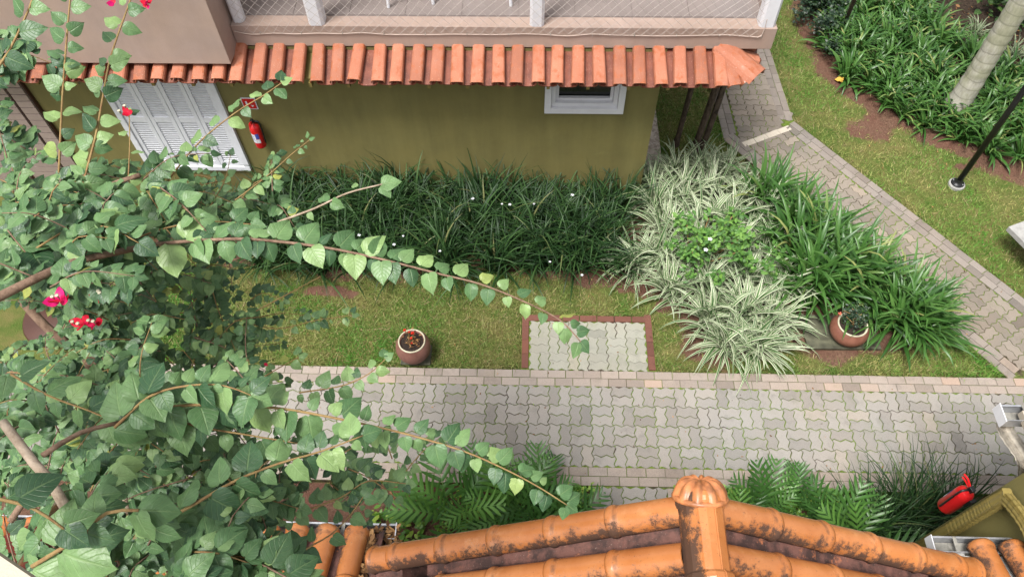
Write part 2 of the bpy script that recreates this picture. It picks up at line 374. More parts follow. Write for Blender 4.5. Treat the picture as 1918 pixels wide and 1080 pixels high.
# branch path: two straight legs that meet at a bend
DN = np.array([.811, .585]); DD = np.array([.585, -.811]); DL, DR = 6.675, 7.757
bendL = np.array([2.70, (DL-.811*2.70)/.585]); bendR = np.array([3.76, (DR-.811*3.76)/.585])
def on_diag(n, y): return ((n-.585*y)/.811, y)
DIAG = [tuple(bendL), on_diag(DL, 3.965), on_diag(DR, 3.965), tuple(bendR), (3.60, 12.), (2.54, 12.)]
def masks(X, Y):
    nz = (vnoise(X, Y, 2.2, 1)-.5)*.22+(vnoise(X, Y, 7, 2)-.5)*.10
    sm = lambda d, wd: np.clip(d/wd+.5, 0, 1)
    s = np.maximum(sm(pdist(X, Y, BED1)+nz-.03, .34), sm(pdist(X, Y, BED2)+nz*1.6+.10, .40))
    s = np.maximum(s, sm(pdist(X, Y, STRIP), .03))
    for cx, cy, rx, ry in ((4.93, 7.99, .52, .42), (4.62, 9.0, .20, .8), (-2.55, 5.0, .38, .10), (-2.2, 4.95, .2, .08), (4.35, 9.9, .16, .5), (5.85, 7.2, .3, .2), (1.6, 4.85, .15, .12)):
        q = 1-np.hypot((X-cx)/rx, (Y-cy)/ry)+nz*3; s = np.maximum(s, np.clip(q*1.5, 0, 1))
    mu = np.clip((pdist(X, Y, BED2)-.55+nz)/.5, 0, 1)
    return s, mu
fx = np.concatenate([np.linspace(-60, -9, 8)[:-1], np.arange(-9, 12.01, .07), np.linspace(12, 60, 8)[1:]])
fy = np.concatenate([np.linspace(-40, 0, 6)[:-1], np.arange(0, 14.01, .07), np.linspace(14, 80, 8)[1:]])
GX, GY = np.meshgrid(fx, fy); so, mu = masks(GX, GY)
inp = np.maximum(pdist(GX, GY, MAINP), pdist(GX, GY, DIAG)); inp = np.maximum(inp, pdist(GX, GY, [(-.05, 3.9), (1.42, 3.9), (1.42, 4.7), (-.05, 4.7)]))
inp = np.maximum(inp, pdist(GX, GY, [(.68, 0), (1.49, 0), (1.49, 2.7), (.68, 2.7)]))
GZ = np.where(inp > -.05, -.07, 0)+(vnoise(GX, GY, 3, 5)-.5)*.02+so*((vnoise(GX, GY, 12, 6)-.5)*.03-.006)+np.clip(pdist(GX, GY, BED2)-.3, 0, 2)*.12
nx, ny = len(fx), len(fy); ii = np.arange(nx*ny).reshape(ny, nx)
GF = np.stack([ii[:-1, :-1], ii[:-1, 1:], ii[1:, 1:], ii[1:, :-1]], -1).reshape(-1, 4)
gme = npmesh('ground', np.stack([GX, GY, GZ], -1).reshape(-1, 3), GF, M['ground'], {'soil': so.ravel(), 'mulch': mu.ravel()})
tag(hobj('ground', gme), 'lawn and reddish planting soil around the paths', None, None, 'structure')
def gz(x, y): return float(np.clip(pdist(np.array([x]), np.array([y]), BED2)-.3, 0, 2)[0]*.12)

# ------------------------------------------------------------------ paving
U = .116; AMP = .0135
def paver_mesh(name, m, U=U, gap=.0042, h=.05):
    a = AMP; P = []
    def hor(x0, y0, n, s):      # edge left to right
        return [(x0+U*(i+t), y0+s_*a) for i in range(n) for t, s_ in ((.25, 1), (.75, -1))]
    def ver(x0, y0, n):
        return [(x0-s_*a, y0+U*(i+t)) for i in range(n) for t, s_ in ((.25, 1), (.75, -1))]
    P = [(-U, -U/2)]+hor(-U, -U/2, 2, 1)+[(U, -U/2)]+ver(U, -U/2, 1)+[(U, U/2)]+hor(-U, U/2, 2, 1)[::-1]+[(-U, U/2)]+ver(-U, -U/2, 1)[::-1]
    n = len(P); A = np.array(P)
    def inset(A, d):
        t = np.roll(A, -1, 0)-np.roll(A, 1, 0); t /= np.linalg.norm(t, axis=1)[:, None]; return A+np.stack([-t[:, 1], t[:, 0]], 1)*d
    o, i2 = inset(A, gap), inset(A, gap+.0035)
    vs = [(x, y, -h) for x, y in o]+[(x, y, -.0035) for x, y in o]+[(x, y, 0) for x, y in i2]
    fs = [(r*n+k, r*n+(k+1) % n, (r+1)*n+(k+1) % n, (r+1)*n+k) for r in (0, 1) for k in range(n)]+[tuple(range(2*n, 3*n))]
    return MB().add(vs, fs).mesh(name, m)
def brick_mesh(name, m, L, W, gap=.0028, h=.05):
    vs = []; 
    for z, d in ((-h, gap), (-.003, gap), (0, gap+.003)):
        vs += [(-L/2+d, -W/2+d, z), (L/2-d, -W/2+d, z), (L/2-d, W/2-d, z), (-L/2+d, W/2-d, z)]
    fs = [(r*4+k, r*4+(k+1) % 4, r*4+4+(k+1) % 4, r*4+4+k) for r in (0, 1) for k in range(4)]+[(8, 9, 10, 11)]
    return MB().add(vs, fs).mesh(name, m)
def jig(x, y, z, rz, t=.012):
    e = Matrix.Rotation(rz+random.gauss(0, .006), 4, 'Z') @ Matrix.Rotation(random.gauss(0, t), 4, 'X') @ Matrix.Rotation(random.gauss(0, t), 4, 'Y')
    e.translation = (x+random.gauss(0, .0008), y+random.gauss(0, .0008), z+random.gauss(0, .0012)); return e
def bake(name, me, mats, m, parent):
    V = np.array([v.co for v in me.vertices]); mb = MB()
    fs = [tuple(p.vertices) for p in me.polygons]
    for q in mats: mb.add([tuple(q @ Vector(v)) for v in V], fs)
    o = mb.build(name, m, parent); tag(o, kind='stuff'); return o
ZP = .012
# main path
mp_ = MB().box(-7.5, 7.5, 2.63, 3.965, -.065, ZP-.009).build('main_path', M['joint']); tag(mp_, 'grey wavy interlocking paver path crossing the picture', None, None, 'structure')
pm = paver_mesh('paver', M['paver']); rest = []; cand = []
X0 = -6.96; Y0 = 2.835
for i in range(60):
    for j in range(4):
        bx_, by_ = X0+(i+.5)*2*U, Y0+(j+.5)*2*U
        if bx_ > 7.2: continue
        for s in (-.5, .5):
            if (i+j) % 2: m_ = jig(bx_, by_+s*U, ZP, 0)
            else: m_ = jig(bx_+s*U, by_, ZP, math.pi/2)
            cand.append((abs(bx_-1.45), m_))
cand.sort(key=lambda q: q[0])
for k, (d_, m_) in enumerate(cand):
    if k < 298: hobj('paver', pm, mp_, m_)
    else: rest.append(m_)
bake('outer_pavers', pm, rest, M['paver'], mp_)
bm_ = brick_mesh('border_brick', M['brick'], .2, .1); rest = []
for r_, yy in enumerate((3.815, 3.915, 2.78, 2.68)):
    for i in range(74):
        x = -7.3+i*.2+(.1 if r_ in (0, 3) else 0)+.02*r_; q = jig(x, yy, ZP+.002, 0, .008)
        if -4.4 < x < 6.0: hobj('border_brick', bm_, mp_, q)
        else: rest.append(q)
bake('outer_border', bm_, rest, M['brick'], mp_)
# branch path
dp = MB(); dp.ext([tuple(q) for q in DIAG[:4]]+[DIAG[4], DIAG[5]], -.065, ZP-.009)
dp_ = dp.build('branch_path', M['joint']); tag(dp_, 'weathered paver path bending away past the variegated bed', None, None, 'structure')
U2 = .110; pm2 = paver_mesh('paver', M['paver2'], U2); bm2 = brick_mesh('border_brick', M['brick2'], .2, .1); rest = []; cnt = 0
divA, divB = np.array([2.98, 7.575]), np.array([3.70, 7.93]); dvd = (divB-divA)/np.linalg.norm(divB-divA); dvn = np.array([-dvd[1], dvd[0]])
def side(x, y): return (np.array([x, y])-divA) @ dvn
def put_cut(x, y, rz, sg):
    q = jig(x, y, ZP, rz)
    if abs(side(x, y)) > .17: return hobj('paver', pm2, dp_, q)
    b = bmesh.new(); b.from_mesh(pm2); iv = q.inverted(); c = divA+dvn*sg*.048
    bmesh.ops.bisect_plane(b, geom=b.verts[:]+b.edges[:]+b.faces[:], plane_co=iv @ Vector((c[0], c[1], ZP)), plane_no=(iv.to_3x3() @ Vector((-dvn[0]*sg, -dvn[1]*sg, 0))), clear_outer=True)
    if len(b.faces) > 3:
        me = bpy.data.meshes.new('paver'); b.to_mesh(me); me.materials.clear(); me.materials.append(M['paver2']); hobj('paver', me, dp_, q)
    b.free()
ang = math.atan2(DD[1], DD[0]); org = np.array(on_diag(DL+.21, 3.965+.02))
for i in range(60):
    for j in range(3):                     # diagonal leg
        for s in (-.5, .5):
            al, ac = -(i+.5)*2*U2, (j+.5)*2*U2
            if (i+j) % 2: al2, ac2, rz = al, ac+s*U2, ang
            else: al2, ac2, rz = al+s*U2, ac, ang+math.pi/2
            p = org+DD*al2+DN*ac2
            if p[1] < 3.98 or side(*p) > 0. or p[1] > 8.4: continue
            put_cut(p[0], p[1], rz, -1)
for i in range(-1, 22):
    for j in range(3):                     # far leg
        for s in (-.5, .5):
            bx_, by_ = 2.92+(j+.5)*2*U2, 7.5+(i+.5)*2*U2
            if (i+j) % 2: x, y, rz = bx_, by_+s*U2, 0
            else: x, y, rz = bx_+s*U2, by_, math.pi/2
            x -= (y-7.8)*.04
            if side(x, y) < -.04: continue
            put_cut(x, y, rz+.04, 1)
dvm = brick_mesh('divider_brick', M['pale'], .2, .1)
for i in range(4): p = divA+dvd*(.08+.2*i); hobj('divider_brick', dvm, dp_, jig(p[0], p[1], ZP+.003, math.atan2(dvd[1], dvd[0])))
for off in (DL+.05, DL+.15, DR-.15, DR-.05):
    i = 0; nb = 0
    y = 3.965+.08
    while True:
        p = np.array(on_diag(off, 3.965))-DD*(.1+.2*i+(.1 if off in (DL+.15, DR-.15) else 0)); i += 1
        lim = bendL if off < 7.2 else bendR
        t_ = (p-lim) @ (-DD)
        if t_ > -.06+(.0): break
        if p[1] < 4.02: continue
        hobj('border_brick', bm2, dp_, jig(p[0], p[1], ZP+.002, ang, .008))
for k, (xb, b0) in enumerate(((2.75, bendL[1]), (2.85, bendL[1]), (3.61, bendR[1]), (3.71, bendR[1]))):
    for i in range(20):
        y = b0+.12+.2*i+(.1 if k in (1, 2) else 0)
        hobj('border_brick', bm2, dp_, jig(xb-(y-7.8)*.04, y, ZP+.002, math.pi/2+.04, .008))
for p, a in (((3.60, 8.19), 1.2), ((3.50, 8.02), .5), ((3.70, 8.16), 1.1)): hobj('border_brick', bm2, dp_, jig(p[0], p[1], ZP-.003, a))
# small entrance path to the porch, and the pale pad in the lawn
ep = MB().box(.66, 1.50, .3, 2.628, -.065, ZP-.0105).build('entrance_path', M['joint']); tag(ep, 'short grey paver path leading down to the tiled porch', None, None, 'structure')
for i in range(3):
    for j in range(10):
        for s in (-.5, .5):
            bx_, by_ = .75+(i+.5)*2*U, 2.62-(j+.5)*2*U
            q = jig(bx_, by_+s*U, ZP, 0) if (i+j) % 2 else jig(bx_+s*U, by_, ZP, math.pi/2)
            hobj('paver', pm, ep, q)
em = brick_mesh('edge_brick', M['brick'], .2, .085)
for k, xb in enumerate((.705, 1.49)):
    for i in range(11): hobj('edge_brick', em, ep, jig(xb, 2.52-.2*i, ZP+.002, math.pi/2))
pad = MB().box(-.085, 1.455, 3.972, 4.70, -.065, ZP-.0085).build('paved_pad', M['joint']); tag(pad, 'pale green-grey paved pad edged in red clay, set in the lawn', None, None, 'structure')
pm3 = paver_mesh('pad_paver', M['patch'], .112)
for i in range(6):
    for j in range(3):
        for s in (-.5, .5):
            bx_, by_ = .012+(i+.5)*.224, 3.972+(j+.5)*.213
            q = jig(bx_, by_+s*.1065, ZP, 0) if (i+j) % 2 else jig(bx_+s*.112, by_, ZP, math.pi/2)
            hobj('pad_paver', pm3, pad, q)
cm = brick_mesh('clay_brick', M['clay'], .2, .085); cm2 = brick_mesh('clay_brick', M['clay'], .19, .085)
for i in range(7): hobj('clay_brick', cm, pad, jig(.085+i*.205, 4.655, ZP+.01, 0, .02))
for xb in (-.042, 1.405):
    for i in range(4): hobj('clay_brick', cm2, pad, jig(xb, 4.075+i*.185, ZP+.008, math.pi/2, .02))
gs = MB().box(1.46, 1.80, 6.62, 11, -.05, .012).build('gravel_strip', M['gravel']); tag(gs, 'pale gravel strip along the side of the olive house', None, None, 'structure')
# ------------------------------------------------------------------ far house
house = empty('house', (-1., 6.6, 0)); tag(house, 'olive green two storey house with white shutters, clay eave and mauve balcony', 'house')
WX1 = 1.435
def hp(mb, name, m, parent=None, **k): return mb.build(name, m, parent or house, world=True, **k)
wl = MB()     # front wall with two openings
def wall_with_holes(x0, x1, z0, z1, y, holes, th=.2):
    xs = sorted({x0, x1, *[h[0] for h in holes], *[h[1] for h in holes]}); zs = sorted({z0, z1, *[h[2] for h in holes], *[h[3] for h in holes]})
    mb = MB()
    for a, b in zip(xs, xs[1:]):
        for c, d in zip(zs, zs[1:]):
            mx, mz = (a+b)/2, (c+d)/2
            if any(h[0] < mx < h[1] and h[2] < mz < h[3] for h in holes): continue
            mb.add([(a, y, c), (b, y, c), (b, y, d), (a, y, d)], [(0, 1, 2, 3)])
    for a, b, c, d in holes:
        mb.add([(a, y, c), (b, y, c), (b, y+th, c), (a, y+th, c), (a, y, d), (b, y, d), (b, y+th, d), (a, y+th, d)], [(0, 3, 2, 1), (4, 5, 6, 7), (0, 4, 7, 3), (1, 2, 6, 5)])
    return mb
SH = (-4.93, -3.68, .50, 2.16); SW = (.20, 1.00, 1.53, 2.10)
w1 = wall_with_holes(-9, WX1, -.1, 2.36, 6.6, [SH, SW]); w1.add([(WX1, 6.6, -.1), (WX1, 11, -.1), (WX1, 11, 2.36), (WX1, 6.6, 2.36)], [(0, 1, 2, 3)])
hp(w1, 'wall', M['olive'])
# shuttered window
fr = MB(); x0, x1, z0, z1 = SH
for a, b, c, d in ((x0-.05, x1+.05, z0-.05, z0+.02), (x0-.05, x1+.05, z1-.02, z1+.05), (x0-.05, x0+.02, z0+.02, z1-.02), (x1-.02, x1+.05, z0+.02, z1-.02)): fr.box(a, b, 6.555, 6.64, c, d)
sw_ = hp(fr, 'shutter_window', M['whitewood'], bevel=.004); tag(sw_, 'white four-leaf louvred shutter window')
pw = (x1-x0-.04)/4
for i in range(4):
    a = x0+.02+i*pw+.003; b = a+pw-.006; mb = MB(); zm = 1.30; s_ = .05
    mb.box(a, a+s_, 6.575, 6.61, z0+.02, z1-.02); mb.box(b-s_, b, 6.575, 6.61, z0+.02, z1-.02)
    for c, d in ((z0+.02, z0+.10), (zm-.04, zm+.04), (z1-.09, z1-.02)): mb.box(a+s_, b-s_, 6.577, 6.608, c, d)
    sp_ = hp(mb, 'shutter_panel', M['whitewood'], sw_, bevel=.003)
    lb = MB()
    for c, d in ((z0+.10, zm-.04), (zm+.04, z1-.09)):
        n = int((d-c)/.036)
        for q in range(n):
            zz = c+(q+.5)*(d-c)/n; lb.box(-.5*(b-a-2*s_), .5*(b-a-2*s_), -.021, .021, -.004, .004, Matrix.Translation(((a+b)/2, 6.594, zz)) @ Matrix.Rotation(rad(-70), 4, 'X'))
    lb.box(a+s_, b-s_, 6.622, 6.628, z0+.05, z1-.05)
    tag(hp(lb, 'louvres', M['whitewood'], sw_), kind='stuff')
# small window
x0, x1, z0, z1 = SW; fr = MB()
def ring(mb, x0, x1, z0, z1, t, y0, y1):
    for a, b, c, d in ((x0, x1, z0, z0+t), (x0, x1, z1-t, z1), (x0, x0+t, z0+t, z1-t), (x1-t, x1, z0+t, z1-t)): mb.box(a, b, y0, y1, c, d)
ring(fr, x0-.06, x1+.06, z0-.06, z1+.06, .075, 6.56, 6.62); sw2 = hp(fr, 'window', M['white'], bevel=.004); tag(sw2, 'small dark window in a white stepped frame')
fr = MB(); ring(fr, x0+.017, x1-.017, z0+.017, z1-.017, .05, 6.60, 6.66); hp(fr, 'window_frame', M['white'], sw2, bevel=.003)
fr = MB(); ring(fr, x0+.069, x1-.069, z0+.069, z1-.069, .035, 6.645, 6.69); hp(fr, 'sash', M['white'], sw2, bevel=.003)
hp(MB().box(x0+.03, x1-.03, 6.70, 6.71, z0+.03, z1-.03), 'pane', M['glass'], sw2)
# boarded door on the left
door = hp(MB().box(-7.6, -5.86, 6.56, 6.60, .0, 2.2), 'boarded_door', M['brown']); tag(door, 'mauve door clad in horizontal boards')
for i in range(22):
    z = .02+i*.1
    for a, b in ((-7.58, -6.62), (-6.55, -6.10), (-6.06, -5.88)): hp(MB().box(a, b, 6.53, 6.562, z, z+.088), 'board', M['mauveboard'], door)
# balcony slab and beam, bay on the left
hp(MB().ext([(-3.20, 6.59), (2.53, 6.59), (2.53, 8.72), (WX1, 8.72), (WX1, 11), (-3.2, 11)], 2.375, 2.63), 'balcony_beam', M['pink'], bevel=.006)
hp(MB().box(-9, -3.205, 6.30, 11, 2.36, 5.2), 'bay_wall', M['pink'], bevel=.006)
bfl = hp(MB().box(-3.2, 2.52, 6.76, 10, 2.632, 2.634), 'balcony_floor', M['floor'])
for i in range(9):
    for j in range(5):
        a = -3.16+i*.6; b = 6.768+j*.6
        if a+.59 < 2.5: hp(MB().box(a, a+.594, b, b+.594, 2.634, 2.643), 'floor_tile', M['floor'], bfl)
hp(MB().box(-3.2, 2.53, 8.6, 8.7, 2.65, 5.2), 'balcony_back_wall', M['pink'])
def post(x, y, wd, nm='post', z0=2.632, z1=4.9):
    c = .028; h = wd/2
    mb = MB().ext([(x-h+c, y-h), (x+h-c, y-h), (x+h, y-h+c), (x+h, y+h-c), (x+h-c, y+h), (x-h+c, y+h), (x-h, y+h-c), (x-h, y-h+c)], z0, z1)
    return hp(mb, nm, M['white'])
post(-2.28, 6.67, .165); post(.035, 6.67, .15); post(2.42, 6.69, .17); post(2.42, 8.5, .17); post(-3.12, 6.69, .12)
hp(MB().box(2.40, 2.44, 6.78, 8.42, 2.64, 2.80), 'side_kerb', M['pink'])
# eave
ev = hp(MB().add([(-9, 6.30, 2.16), (2.05, 6.30, 2.16), (2.0, 6.64, 2.27), (-9, 6.64, 2.27), (-9, 6.30, 2.178), (2.05, 6.30, 2.178), (2.0, 6.64, 2.288), (-9, 6.64, 2.288)], [(3, 2, 1, 0), (4, 5, 6, 7), (0, 1, 5, 4), (1, 2, 6, 5), (3, 0, 4, 7)]), 'eave', M['olivepaint'])
def prof_tile(name, m, prof, L, th):
    """profile (x,z) swept along -y from 0 to L, with thickness"""
    pr = np.array(prof); t = np.gradient(pr, axis=0); t /= np.linalg.norm(t, axis=1)[:, None]; inn = pr+np.stack([t[:, 1], -t[:, 0]], 1)*th; n = len(pr); vs = []; fs = []
    rows = [0, L*.5, L]
    for y in rows:
        k = 1+.10*(y/L)
        vs += [(x*k, -y, z) for x, z in pr]+[(x*k, -y, z) for x, z in inn]
    for r in range(len(rows)-1):
        for q in range(n-1):
            a = r*2*n+q; b = a+2*n; fs += [(a, b, b+1, a+1), (a+n, a+n+1, b+n+1, b+n)]
    e = (len(rows)-1)*2*n
    fs += [(e+q, e+n+q, e+n+q+1, e+q+1) for q in range(n-1)]
    for r in range(len(rows)-1):
        a = r*2*n; b = a+2*n; fs += [(a, a+n, b+n, b), (a+n-1, b+n-1, b+2*n-1, a+2*n-1)]
    return MB().add(vs, fs).mesh(name, m)
capm = prof_tile('cap_tile', M['terra'], [(-.068, 0), (-.066, .028), (-.057, .048), (-.044, .055), (.0, .058), (.044, .055), (.057, .048), (.066, .028), (.068, 0)], .47, .011)
chm = prof_tile('channel_tile', M['terra_ch'], [(-.085, .042), (-.074, .016), (-.055, .004), (0, 0), (.055, .004), (.074, .016), (.085, .042)], .47, .011)
slope = math.atan2(.15, .44)
PT = .2145; n = 0
for i in range(38):
    x = -5.95+i*PT+random.gauss(0, .006)
    def em_(dx, dz, j, mul=1):
        m_ = Matrix.Translation((x+dx, 6.63+j, 2.335+dz+j*.3)) @ Matrix.Rotation(random.gauss(0, .030)*mul, 4, 'Z') @ Matrix.Rotation(slope, 4, 'X'); return m_
    if x > 2.0: break
    o = hobj('cap_tile', capm, None, em_(0, .030, random.gauss(0, .010))); local(o, ev)
    if x < 1.9 and i != 16: o = hobj('channel_tile', chm, None, em_(PT/2, -.004, .015+random.gauss(0, .006), .4)); local(o, ev)
    if i % 2 == 0 and x < 1.4: hp(MB().box(x+.09, x+.125, 6.25, 6.62, 2.10, 2.158), 'rafter_end', M['olivepaint'], ev)
# hip tile and side tiles at the right corner
hipm = prof_tile('hip_tile', M['terra'], [(-.105, 0), (-.085, .04), (-.05, .066), (0, .075), (.05, .066), (.085, .04), (.105, 0)], .52, .014)
d_ = Vector((.47, -.42, -.17)).normalized()
def orient(yneg, up):
    y = -Vector(yneg).normalized(); x = y.cross(Vector(up)).normalized(); z = x.cross(y); return Matrix((x, y, z)).transposed().to_4x4()
m_ = orient(d_, (0, 0, 1)) @ Matrix.Scale(1.35, 4, (1, 0, 0)); m_.translation = (2.0, 6.64, 2.375); local(hobj('hip_tile', hipm, None, m_), ev)
for rz_, xx, yy in ((.22, 2.03, 6.62), (.5, 2.06, 6.64)):
    local(hobj('cap_tile', capm, None, Matrix.Translation((xx, yy, 2.35)) @ Matrix.Rotation(rz_, 4, 'Z') @ Matrix.Rotation(slope, 4, 'X')), ev)
for k in range(5):
    m_ = orient((1, 0, -.33), (0, 0, 1)); m_.translation = (1.98, 6.62+.215*k, 2.345); local(hobj('cap_tile', capm, None, m_), ev)
    m_ = orient((1, 0, -.33), (0, 0, 1)); m_.translation = (2.02, 6.53+.215*k, 2.315); local(hobj('channel_tile', chm, None, m_), ev)
# fire extinguishers (cylinder axis z, wall behind at +y)
def extinguisher(loc, rz, label, big=1.):
    t = empty('fire_extinguisher', loc, rz); tag(t, label, 'extinguisher')
    mb = MB().lathe([(.0, 0), (.05, .0), (.074, .012), (.078, .03), (.078, .36), (.070, .40), (.045, .43), (.022, .445), (.022, .47), (0, .47)], 24); mb.build('cylinder', M['red'], t, True)
    lm = MB(); n = 12
    for z0, z1, a0, a1, nm, mt in ((.13, .30, 205, 268, 'paper_label', 'label'), (.21, .31, 270, 305, 'blue_label', 'blue'), (.13, .20, 270, 305, 'paper_label', 'label')):
        vs = []; 
        for q in range(n+1):
            a = rad(a0+(a1-a0)*q/n); vs += [(.0795*math.cos(a), .0795*math.sin(a), z0), (.0795*math.cos(a), .0795*math.sin(a), z1)]
        MB().add(vs, [(2*q, 2*q+2, 2*q+3, 2*q+1) for q in range(n)]).build(nm, M[mt], t, True)
    # print lines on the paper label
    pl = MB()
    for q in range(6):
        z = .16+q*.02; vs = []
        for s in range(7):
            a = rad(212+(45 if q % 2 else 36)*s/6); vs += [(.0802*math.cos(a), .0802*math.sin(a), z), (.0802*math.cos(a), .0802*math.sin(a), z+.006)]
        pl.add(vs, [(2*s, 2*s+2, 2*s+3, 2*s+1) for s in range(6)])
    tag(pl.build('print', M['blue'], t), kind='stuff')
    MB().box(-.02, .02, -.02, .03, .47, .52).build('valve', M['black'], t, bevel=.004)
    MB().tube([(0, -.02, .50), (0, -.08, .535), (0, -.13, .53)], .010, 6).build('lever', M['red'], t); MB().tube([(0, -.02, .48), (0, -.08, .49), (0, -.12, .485)], .009, 6).build('lever', M['red'], t)
    MB().tube(smooth_line([(.02, 0, .49), (.09, -.01, .50), (.105, -.01, .40), (.095, -.01, .20), (.09, -.01, .08)], .03), .010, 7).build('hose', M['black'], t, True)
    MB().box(-.03, .03, .075, .10, .30, .42).build('wall_bracket', M['black'], t)
    return t
p = aty(481, 250, 6.5); extinguisher((p[0], 6.50, .96), rad(0), 'red fire extinguisher with paper label on the far olive wall').scale = (.82, .82, .82)
sg_p = aty(467, 194, 6.59); sg = empty('fire_sign', (sg_p[0], 6.6, sg_p[2])); tag(sg, 'small red square fire sign with white edge above the far extinguisher', 'sign')
MB().box(-.085, .085, -.012, -.004, -.085, .085).build('sign_plate', M['label'], sg); MB().box(-.073, .073, -.016, -.0125, -.073, .073).build('sign_face', M['red'], sg)
# white arrow and extinguisher pictogram strokes
pg = MB().add([(-.04, -.0175, -.03), (-.018, -.0175, -.03), (-.018, -.0175, .04), (-.04, -.0175, .04), (.01, -.0175, -.02), (.05, -.0175, -.02), (.03, -.0175, -.05)], [(0, 1, 2, 3), (4, 6, 5)]); pg.build('sign_mark', M['label'], sg)
# net and ropes
net = empty('safety_net', (0, 6.57, 2.5)); tag(net, 'fine diamond safety net strung across the far balcony', 'net')
nm_ = MB(); NW = .105; za, zb = 2.555, 4.2; H = zb-za
def netp(x, z): return (x+.012*math.sin(z*9+x*3), 6.572-.02*math.sin((z-za)*2.2)*math.sin(x*1.7)-.02*(z > 2.65)*math.sin(min((z-2.65)*3, 1.5)), z+.010*math.sin(x*5))
for sgn in (1, -1):
    k = -3.1-H*.95
    while k < 2.45+H*.95:
        pts = []
        for q in range(25):
            z = za+H*q/24; x = k+sgn*(z-za)*.95 if sgn > 0 else k-(z-za)*.95
            if -3.12 < x < 2.36: pts.append(netp(x, z))
        if len(pts) > 1: nm_.tube(pts, .0019, 3, False)
        k += NW
tag(nm_.build('net_mesh', M['net'], net, world=True), kind='stuff')
rp = smooth_line([(-3.17, 6.578, 2.565)]+[(-3.0+i*.24, 6.578+random.gauss(0, .001), 2.545+random.gauss(0, .006)) for i in range(23)]+[(2.38, 6.578, 2.555), (2.385, 6.578, 2.75)], .08)
MB().tube(rp, .0048, 5).build('edge_rope', M['rope'], net, world=True)
for i in range(13): x = -2.9+i*.44; MB().tube([(x, 6.592, 2.555), (x, 6.570, 2.550), (x, 6.572, 2.535)], .004, 5).build('hook', M['galv'], net, world=True)
# plastic chairs on the balcony
def chair(x, y, rz, label):
    t = empty('plastic_chair', (x, y, 2.645), rz); tag(t, label, 'chair')
    for sx in (-1, 1):
        for sy in (-1, 1):
            MB().tube([(sx*.24, sy*.24, 0), (sx*.21, sy*.20, .42)], [.017, .024], 8).build('leg', M['white'], t)
    MB().box(-.23, .23, -.23, .23, .42, .445).build('seat', M['white'], t, bevel=.01); MB().box(-.22, .22, .21, .235, .46, .84).build('backrest', M['white'], t, bevel=.01)
    for sx in (-1, 1): MB().tube([(sx*.23, -.2, .44), (sx*.25, -.18, .63), (sx*.25, .2, .66)], .018, 6).build('armrest', M['white'], t)
chair(-1.35, 7.16, rad(8), 'white plastic chair behind the net, nearer the left balcony post'); chair(-.42, 7.22, rad(-14), 'white plastic chair behind the net, nearer the middle balcony post')
# log posts under the far corner
for i, (bx_, by_, tx, ty, rr, lb) in enumerate(((2.02, 7.55, 2.06, 7.50, .036, 'slender dark log post nearest the house corner'), (2.26, 7.45, 2.40, 7.45, .045, 'dark mottled log post, middle one of three'), (2.37, 7.48, 2.50, 7.55, .040, 'dark mottled log post nearest the bent path'))):
    t = empty('log_post', (bx_, by_, 0)); tag(t, lb, 'post')
    MB().tube(smooth_line([(bx_, by_, -.05), (bx_+(tx-bx_)*.3+.01, by_, .8), (tx, ty, 2.372)], .2), rr, 10).build('trunk', M['log'], t, True, world=True)
    MB().lathe([(rr*1.5, -.02), (rr*1.35, .05), (rr*1.02, .16)], 12, (0, 0, 0)).build('root_flare', M['log'], t, True)

# ------------------------------------------------------------------ near house (porch gable, eaves, right wing)
nh = empty('porch_house', (1, 0, 0)); tag(nh, 'near house with glazed orange barrel tile gable and olive walls', 'house')
def np_(mb, name, m, parent=None, **k): return mb.build(name, m, parent or nh, world=True, **k)
np_(MB().box(3.5, 9, -2, 1.95, -.1, 2.62), 'wing_wall', M['olive'], bevel=.004)
np_(MB().box(-6, -.55, -2, .75, -.1, 2.1), 'wall', M['olive']); np_(MB().box(2.45, 3.49, -2, .75, -.1, 2.1), 'wall', M['olive'])
GYF = 1.30; AP = aty(1313, 938, GYF); EL = aty(692, 1040, GYF); ER = aty(1833, 1062, GYF)
def unit_barrel(name, m, L, r0_, r1_, th=.012, rim=.010, span=100, n=14, rows=8):
    """barrel along +y (uphill); wide rimmed end at y=0 (downhill)"""
    vs = []; fs = []
    ys = [0, .012, .028, .045, .06, L*.35, L*.7, L+.05]
    for q, y in enumerate(ys):
        r = r0_+(r1_-r0_)*y/L+(rim*(math.sin(math.pi*min(y, .06)/.06)) if y < .06 else 0)
        for k in range(n+1):
            a = rad(-span+2*span*k/n); vs.append((r*math.sin(a), y, r*math.cos(a)))
        for k in range(n+1):
            a = rad(-span+2*span*k/n); vs.append(((r-th)*math.sin(a), y, (r-th)*math.cos(a)))
    N_ = 2*(n+1)
    for q in range(len(ys)-1):
        for k in range(n):
            a = q*N_+k; b = a+N_; c = a+n+1; d = b+n+1; fs += [(a, a+1, b+1, b), (c, d, d+1, c+1)]
        a = q*N_; b = a+N_; fs += [(a, b, b+n+1, a+n+1), (a+n, a+2*n+1, b+2*n+1, b+n)]
    fs += [(k, n+1+k, n+2+k, k+1) for k in range(n)]
    return MB().add(vs, fs).mesh(name, m, True)
def place(o_dir, up, loc):      # local y along o_dir, z ~ up
    y = Vector(o_dir).normalized(); x = y.cross(Vector(up)).normalized(); z = x.cross(y); m_ = Matrix((x, y, z)).transposed().to_4x4(); m_.translation = loc; return m_
gr = np_(MB().add([(AP[0], GYF+.02, AP[2]-.16), (EL[0]-.05, GYF+.02, EL[2]-.16), (EL[0]-.05, -3, EL[2]-.16), (AP[0], -3, AP[2]-.16), (ER[0]+.05, GYF+.02, ER[2]-.16), (ER[0]+.05, -3, ER[2]-.16)], [(0, 3, 2, 1), (0, 4, 5, 3)]), 'porch_roof', M['glazed_ch'])
